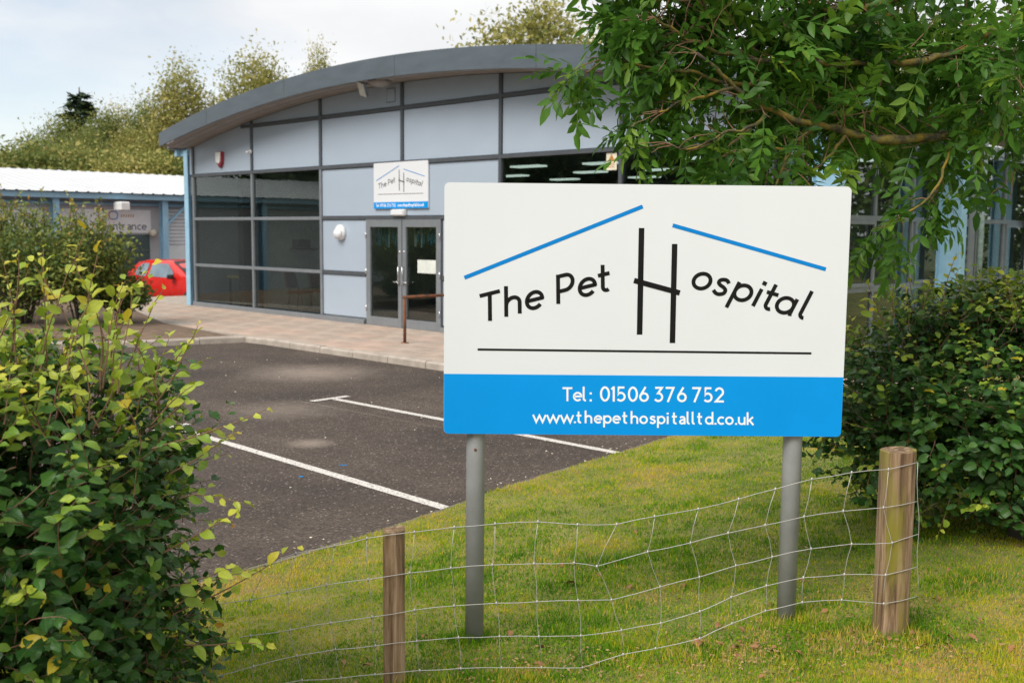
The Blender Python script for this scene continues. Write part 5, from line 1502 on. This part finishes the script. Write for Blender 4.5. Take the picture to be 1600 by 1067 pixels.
# ---------------------------------------------------------------- trees
def tree_meshes(seed, h, rx, n_clusters, n_leaf, leaf, tall=False):
    rng = np.random.default_rng(seed)
    P, A, N, S, T = [], [], [], [], []
    tr = MB()
    tr.tube([(0, 0, -.6), (.1, 0, h * .25), (-.05, .05, h * .55), (.05, 0, h * .9)], [h * .028, h * .02, h * .012, h * .004], 7)
    for k in range(n_clusters):
        t = rng.random()
        z = h * (.16 + .84 * t)
        prof = math.sin(math.pi * min(1, (.10 + .90 * t))) ** .55 if not tall else (math.sin(math.pi * (.06 + .92 * t)) ** .7)
        a = rng.uniform(0, 2 * math.pi); r = rx * prof * rng.uniform(.35, 1.0)
        c = np.array([math.cos(a) * r, math.sin(a) * r, z])
        if k % 3 == 0: tr.tube([(0, 0, z * .72), (c[0] * .5, c[1] * .5, z * .88), tuple(c)], [h * .008, h * .005, h * .002], 5)
        m = n_leaf // n_clusters
        sp = rx * rng.uniform(.12, .24)
        p = c + rng.normal(0, 1, (m, 3)) * np.array([sp, sp, sp * (1.3 if tall else .8)])
        P.append(p); A.append(rng.normal(0, 1, (m, 3)) + np.array([.3, 0, .2])); N.append(rng.normal(0, .7, (m, 3)) + np.array([0, 0, .7]) + c / np.linalg.norm(c) * .4)
        S.append(leaf * rng.uniform(.6, 1.35, m)); T.append(np.clip(rng.normal(.45, .2, m) + .16 * rng.normal(), 0, 1))
    P, A, N, S, T = np.concatenate(P), np.concatenate(A), np.concatenate(N), np.concatenate(S), np.concatenate(T)
    o = joined('crown', SL, rng.integers(0, 3, len(P)), P, A, N, S, T, M['treegold'], None)
    t_ = tr.build('trunk', M['bark'])
    d = (o.data, t_.data)
    bpy.data.objects.remove(o); bpy.data.objects.remove(t_)
    return d
TM = {
 'round': tree_meshes(201, 8, 3.0, 130, 22000, .15), 'round2': tree_meshes(202, 8, 2.8, 120, 21000, .15),
 'tall': tree_meshes(203, 10, 2.1, 150, 21000, .15, True), 'tall2': tree_meshes(204, 10, 2.3, 130, 20000, .16, True),
 'bush': tree_meshes(205, 4, 2.2, 100, 15000, .13),
}
def conifer_mesh():
    rng = np.random.default_rng(9)
    P, A, N, S, T = [], [], [], [], []
    tr = MB().tube([(0, 0, -.5), (0, 0, 5), (0, 0, 10)], [.2, .12, .02], 7)
    for k in range(120):
        t = rng.random() ** .8; z = 1.2 + 8.5 * t
        a = rng.uniform(0, 2 * math.pi); R_ = (2.6 * (1 - t) + .15) * rng.uniform(.6, 1.1)
        tip = np.array([math.cos(a) * R_, math.sin(a) * R_, z + .15 * R_])
        tr.tube([(0, 0, z), tuple(tip)], [.03, .008], 4)
        m = int(30 + 90 * R_ / 2.6)
        f = rng.random((m, 1)) ** .7
        P.append(np.array([0, 0, z]) + (tip - np.array([0, 0, z])) * f + rng.normal(0, .10, (m, 3)) * np.array([1, 1, .5]))
        A.append(rng.normal(0, .5, (m, 3)) + unit_(tip * np.array([1, 1, 0]))[None]); N.append(rng.normal(0, .4, (m, 3)) + np.array([0, 0, 1.0]))
        S.append(rng.uniform(.14, .30, m)); T.append(rng.random(m))
    P, A, N, S, T = np.concatenate(P), np.concatenate(A), np.concatenate(N), np.concatenate(S), np.concatenate(T)
    o = joined('crown', SL, rng.integers(0, 3, len(P)), P, A, N, S, T, M['conifer'], None)
    t_ = tr.build('trunk', M['bark'])
    d = (o.data, t_.data)
    bpy.data.objects.remove(o); bpy.data.objects.remove(t_)
    return d
TM['conifer'] = conifer_mesh()
TH = {'round': 8.3, 'round2': 8.3, 'tall': 10.3, 'tall2': 10.3, 'bush': 4.2, 'conifer': 10}
trn = random.Random(31)
def tree(kind, x, y, top, mat, label, group=None, wide=1.0, name=None, z0=-0.6):
    s = (top - z0) / TH[kind]
    root = empty(name or {'conifer': 'conifer_tree', 'bush': 'wild_bush'}.get(kind, 'broadleaf_tree'), (x, y, z0), trn.uniform(0, 6.28), label, 'bush' if kind == 'bush' else 'tree', group)
    root.scale = (s * wide, s * wide, s)
    for nm, d in zip(('crown', 'trunk'), TM[kind]):
        o = bpy.data.objects.new(nm, d); col.objects.link(o); o.parent = root
        if nm == 'crown':
            o.material_slots[0].link = 'OBJECT'; o.material_slots[0].material = M[mat]
    return root
WG = 'wood behind the left unit'
def px(xp, Y): return (xp - 800) / 1660 * Y * 0.995
tree('conifer', px(130, 70), 70, 11.1, 'conifer', 'dark pointed conifer rising above the wood on the left', WG, 1.5)
tree('tall', px(293, 60), 60, 10.9, 'treegold', 'tall golden-olive tree just left of the arched roof', WG, 1.0)
tree('tall2', px(402, 60), 60, 11.4, 'treegold', 'golden-olive treetop above the left shoulder of the arched roof', WG, .95)
tree('tall', px(497, 62), 62, 12.1, 'treegold', 'smallest treetop peeping over the arched roof', WG, .55)
tree('round2', px(835, 50), 50, 12.2, 'treegold', 'golden treetop over the middle of the arched roof', WG, 1.0)
tree('round', px(985, 52), 52, 11.6, 'treegold', 'golden treetop behind the ash leaves right of the roof crown', WG, .9)
for i, (xp, Y, top, kind, mat, wd, lab) in enumerate((
    (165, 66, 9.0, 'tall2', 'treeolive', .9, 'olive tree beside the conifer, right of it'),
    (192, 67, 9.3, 'tall', 'treegold', .8, 'slim golden tree second right of the conifer'),
    (228, 64, 9.3, 'tall2', 'treeolive', .7, 'bare-topped slim tree between the conifer and the tall golden tree'),
    (98, 68, 8.6, 'round', 'treeolive', .7, 'olive tree just left of the conifer'),
    (58, 70, 7.7, 'round2', 'treeolive', .7, 'sparse grey-green tree near the left edge of the wood'),
    (10, 74, 6.9, 'round', 'treegold', .8, 'low golden tree at the left edge of the picture'),
    (-40, 70, 7.4, 'round2', 'treeolive', .9, 'olive tree just outside the left edge'),
    (258, 60, 8.4, 'round2', 'treegold', .6, 'golden tree behind the left end of the fascia'),
    (135, 62, 7.4, 'round', 'treeolive', .7, 'olive tree in front of the conifer'),
    (205, 60, 7.2, 'round2', 'treegold', .7, 'broad golden tree low in the middle of the wood'),
    (345, 62, 8.8, 'round', 'treegold', .7, 'golden tree partly behind the arched roof'))):
    tree(kind, px(xp, Y), Y, top, mat, lab, WG, wd)
for i, (xp, Y, top, mat, lab) in enumerate((
    (15, 56, 5.6, 'treegold', 'golden bush above the ribbed roof at the left edge'), (60, 55, 6.1, 'treeolive', 'olive bush above the ribbed roof, second from the left'),
    (105, 56, 6.0, 'treegold', 'straw-coloured bush above the ribbed roof under the conifer'), (150, 55, 5.6, 'treeolive', 'green bush above the ribbed roof, right of the straw-coloured one'),
    (190, 54, 5.3, 'treegold', 'pale golden bush above the middle of the ribbed roof'), (235, 54, 5.5, 'treegold', 'golden bush above the right end of the ribbed roof'), (275, 55, 5.6, 'treeolive', 'olive bush against the blue corner column'))):
    tree('bush', px(xp, Y), Y, top, mat, lab, WG, 1.1)
# trees to the right of the clinic, the golden and olive ones seen through the ash leaves
for i, (x, y, top, kind, mat, lab) in enumerate(((14, 40, 9.5, 'round', 'treegold', 'golden tree glimpsed through the ash branches beyond the clinic roof'), (20, 36, 10, 'tall2', 'treeolive', 'olive tree behind the right end of the clinic'),
    (26, 40, 11, 'round2', 'treeolive', 'broad olive tree at the far right behind the ash'), (19, 27, 12, 'round', 'treedark', 'unseen dark tree by the clinic side wall, added to darken its glass'), (25, 22, 15, 'round2', 'treedark', 'unseen dark tree added beyond the right edge to darken the side glass'), (24, 31, 14, 'tall', 'treedark', 'slim unseen dark tree added right of the clinic to darken the side glass'))):  # dark ones, out of view, are added to keep sky out of side glass
    tree(kind, x, y, top, mat, lab, 'trees right of the clinic', 1.0)
# the dark wood that the front windows mirror
for i, (x, y, top, kind) in enumerate(((-30, 14, 13, 'round'), (-33, 20, 14, 'tall2'), (-29, 8, 12, 'round2'), (-31, 2, 13, 'round'), (-38, 11, 15, 'tall'), (-37, 26, 13, 'round2'), (-36, 4, 14, 'round'), (-27, 17.5, 9, 'round2'), (-27, 11, 8, 'bush'), (-26, 5, 7, 'bush'), (-33, 31, 11, 'round'))):
    tree(kind, x, y, top, 'treedark', 'dark tree seen only as a reflection in the clinic windows', 'dark trees mirrored in the windows', 1.25)

# ---------------------------------------------------------------- grass
rng = np.random.default_rng(77)
NB = 1250000
Yg = 2.7 + 12.3 * rng.random(NB) ** 1.9
Xg = Yg * rng.uniform(-.60, .95, NB)
d = lawn_d(Xg, Yg)
wob = 0.03 * (vnoise(Xg * 6, Yg * 6) - .5)
keep = (d > wob - 0.012) & (Xg + Yg < 16.2)
Xg, Yg, d = Xg[keep], Yg[keep], d[keep]
keepn = min(len(Xg), 640000)
Xg, Yg, d = Xg[:keepn], Yg[:keepn], d[:keepn]
zg = lawn_z(Xg, Yg)
n = len(Xg)
patch = vnoise(Xg * 1.1 + 3, Yg * 1.1 + 7) * .6 + vnoise(Xg * 3.3, Yg * 3.3) * .4
edge_y = np.exp(-np.maximum(d, 0) / 0.9)
h = rng.uniform(.009, .024, n) * (0.75 + .7 * vnoise(Xg * 2.3 + 20, Yg * 2.3))
# longer tufts round the sign posts, fence posts and along the foot of the fence
for (cx, cy, r, k) in ((1.29, 4.81, .14, 1.5), (-.165, 4.80, .11, 1.3), (1.68, 4.5, .16, 1.2), (-.48, 4.2, .12, 1.0), (1.45, 4.45, .25, .4), (.55, 4.33, .25, .35), (1.05, 4.4, .25, .4)):
    h *= 1 + k * np.exp(-((Xg - cx) ** 2 + (Yg - cy) ** 2) / r ** 2)
tint = .30 + .55 * (patch - .45) + .24 * edge_y + rng.normal(0, .13, n)
dry = vnoise(Xg * 1.7 + 31, Yg * 1.7 + 5)
tint += .35 * np.clip((dry - .62) / .2, 0, 1)
tint += np.where(rng.random(n) < .07, .45, 0)
# dead stalks and thatch collected along the foot of the fence and round the posts
thatch = np.zeros(n)
for (cx, cy, r) in ((1.30, 4.60, .28), (1.62, 4.33, .30), (1.0, 4.32, .22), (1.85, 4.25, .25), (.62, 4.28, .18), (.1, 4.3, .16), (-.3, 4.15, .15), (1.75, 5.2, .3), (.75, 5.3, .22), (.2, 6.2, .25), (2.4, 4.9, .35)):
    thatch += np.exp(-((Xg - cx) ** 2 + (Yg - cy) ** 2) / r ** 2)
pick = rng.random(n) < .45 * np.clip(thatch, 0, 1) * (vnoise(Xg * 9 + 50, Yg * 9) > .38)
tint = np.where(pick, rng.uniform(.8, 1.0, n), tint)
h = np.where(pick & (rng.random(n) < .25), h * rng.uniform(1.1, 1.9, n), h)
tint = np.clip(tint, 0, 1)
clump = vnoise(Xg * 5 + 13, Yg * 5 + 3)
h *= .8 + .55 * np.clip((clump - .45) * 3, 0, 1)
tint -= .14 * np.clip((clump - .5) * 3, 0, 1)
tint = np.clip(tint + .34 * (vnoise(Xg * 14, Yg * 14) - .5) + .22 * (vnoise(Xg * 40, Yg * 40) - .5), 0, 1)
ang = rng.uniform(0, 2 * math.pi, n); lean = rng.uniform(.1, .75, n) * h; la = rng.uniform(0, 2 * math.pi, n)
w = rng.uniform(.0018, .0036, n) * (1 + .11 * np.maximum(Yg - 4, 0))
bx, by = np.cos(ang) * w, np.sin(ang) * w
V = np.zeros((n, 3, 3), np.float32)
V[:, 0] = np.stack([Xg - bx, Yg - by, zg - .004], -1)
V[:, 1] = np.stack([Xg + bx, Yg + by, zg - .004], -1)
V[:, 2] = np.stack([Xg + np.cos(la) * lean, Yg + np.sin(la) * lean, zg + h], -1)
g_ = np_mesh('lawn_grass', V.reshape(-1, 3), np.arange(3 * n).reshape(-1, 3), M['grass'], None, {'tint': np.repeat(tint, 3)}, kind='stuff')
tag(g_, 'short green and straw-coloured lawn grass around the sign', 'grass')

# dead leaves lying on the lawn
DLM = []
for k in range(4):
    TV, TF, TU = leaf_template(np.random.default_rng(300 + k), fold=.35, curl=.4, wav=.07)
    o = np_mesh('fallen_leaf', TV, TF, M['deadleaf'], None, {'tint': np.full(len(TV), .9)}, TU); DLM.append(o.data); bpy.data.objects.remove(o)
rd = random.Random(5)
def dead_leaf(x, y, s, lab):
    o = bpy.data.objects.new('fallen_leaf', DLM[rd.randrange(4)])
    o.location = (x, y, float(lawn_z(x, y)) + .022); o.rotation_euler = (rd.uniform(-.5, .5), rd.uniform(-.5, .5), rd.uniform(0, 6.28)); o.scale = (s, s, s)
    col.objects.link(o)
    tag(o, lab, 'leaf', 'dead leaves on the lawn')
dead_leaf(.10, 4.38, .085, 'largest curled brown leaf on the grass left of the middle of the fence')
dead_leaf(-.17, 4.22, .06, 'orange-brown leaf on the grass beside the timber stake')
dead_leaf(.36, 5.55, .07, 'dark brown leaf lying between the two sign posts')
for k in range(60):
    x, y = (rd.uniform(-.9, 2.4), rd.uniform(4.05, 6.8)) if k < 32 else (rd.gauss(1.45, .35), rd.gauss(4.45, .2))
    if lawn_d(x, y) < .3: continue
    dead_leaf(x, y, rd.uniform(.025, .05), 'small scattered dead leaf on the lawn')

# straw flecks and leaf crumbs lying in the turf, and broad-leaved weeds
rng = np.random.default_rng(91)
FT = [leaf_template(np.random.default_rng(400 + k), (0, .5, 1.0), (.05, .28, .0), .2, .2, .06) for k in range(3)]
def scatter(n_, centres, share):
    x, y = rng.uniform(-1.6, 3.6, n_), 3.6 + 5.5 * rng.random(n_) ** 1.4
    c = rng.integers(0, len(centres), n_); m_ = rng.random(n_) < share
    C_ = np.array(centres)
    x = np.where(m_, C_[c, 0] + rng.normal(0, 1, n_) * C_[c, 2], x); y = np.where(m_, C_[c, 1] + rng.normal(0, 1, n_) * C_[c, 2] * .7, y)
    k = lawn_d(x, y) > .05
    return x[k], y[k]
x, y = scatter(1700, ((1.30, 4.55, .22), (1.62, 4.35, .22), (1.0, 4.32, .2), (1.85, 4.25, .3), (.55, 4.3, .25), (.0, 4.35, .2), (1.75, 5.1, .3)), .72)
m_ = len(x)
P = np.stack([x, y, lawn_z(x, y) + rng.uniform(.012, .026, m_)], -1)
o = joined('lawn_litter', FT, rng.integers(0, 3, m_), P, rng.normal(0, 1, (m_, 3)) * np.array([1, 1, .25]), rng.normal(0, .5, (m_, 3)) + np.array([0, 0, 1.0]), rng.uniform(.007, .022, m_), rng.random(m_), M['litter'], None, kind='stuff')
tag(o, 'straw flecks and leaf crumbs lying in the lawn', 'litter')
x, y = scatter(9000, ((1.2, 4.3, .4), (-.2, 5.4, .5), (.9, 5.6, .4), (2.0, 4.6, .5), (.3, 4.5, .4)), .5)
m_ = len(x)
P = np.stack([x, y, lawn_z(x, y) + rng.uniform(.008, .020, m_)], -1)
o = joined('lawn_weeds', FT, rng.integers(0, 3, m_), P, rng.normal(0, 1, (m_, 3)) * np.array([1, 1, .3]), rng.normal(0, .35, (m_, 3)) + np.array([0, 0, 1.0]), rng.uniform(.008, .020, m_), np.clip(rng.normal(.22, .16, m_), 0, .7), M['grass'], None, kind='stuff')
tag(o, 'small broad-leaved weeds scattered through the lawn', 'weeds')

# loose grit on the asphalt
rng = np.random.default_rng(12)
gm = MB()
for k in range(170):
    x, y = rng.uniform(-5, 3), rng.uniform(5.8, 17)
    if lawn_d(x, y) > -.04: continue
    if rng.random() < .35:
        q = rng.uniform(EP[3], 11); qq = np.interp(q, EP, EQ) - abs(rng.normal(0, .15)) - .06
        x, y = q * T2[0] + qq * N2[0], q * T2[1] + qq * N2[1]
    s = rng.uniform(.003, .010)
    a = rng.uniform(0, 6.28)
    gm.bbox(-s, s, -s * .8, s * .8, 0, s * .8, s * .3, Matrix.Translation((x, y, .001)) @ Matrix.Rotation(a, 4, 'Z'))
tag(gm.build('loose_grit', M['cream'], kind='stuff'), 'pale grit and chips scattered on the asphalt', 'grit')
lt = MB().box(-.035, .035, -.006, .006, 0, .003, Matrix.Translation((-1.47, 9.15, .002)) @ Matrix.Rotation(.3, 4, 'Z')).build('plastic_scrap', M['signblue'])
tag(lt, 'longer blue plastic scrap lying on the asphalt left of the white line', 'litter')
lt = MB().box(-.018, .018, -.008, .008, 0, .004, Matrix.Translation((-1.75, 8.7, .002)) @ Matrix.Rotation(-.5, 4, 'Z')).build('plastic_scrap', M['signblue'])
tag(lt, 'short blue plastic scrap lying on the asphalt below the white line', 'litter')
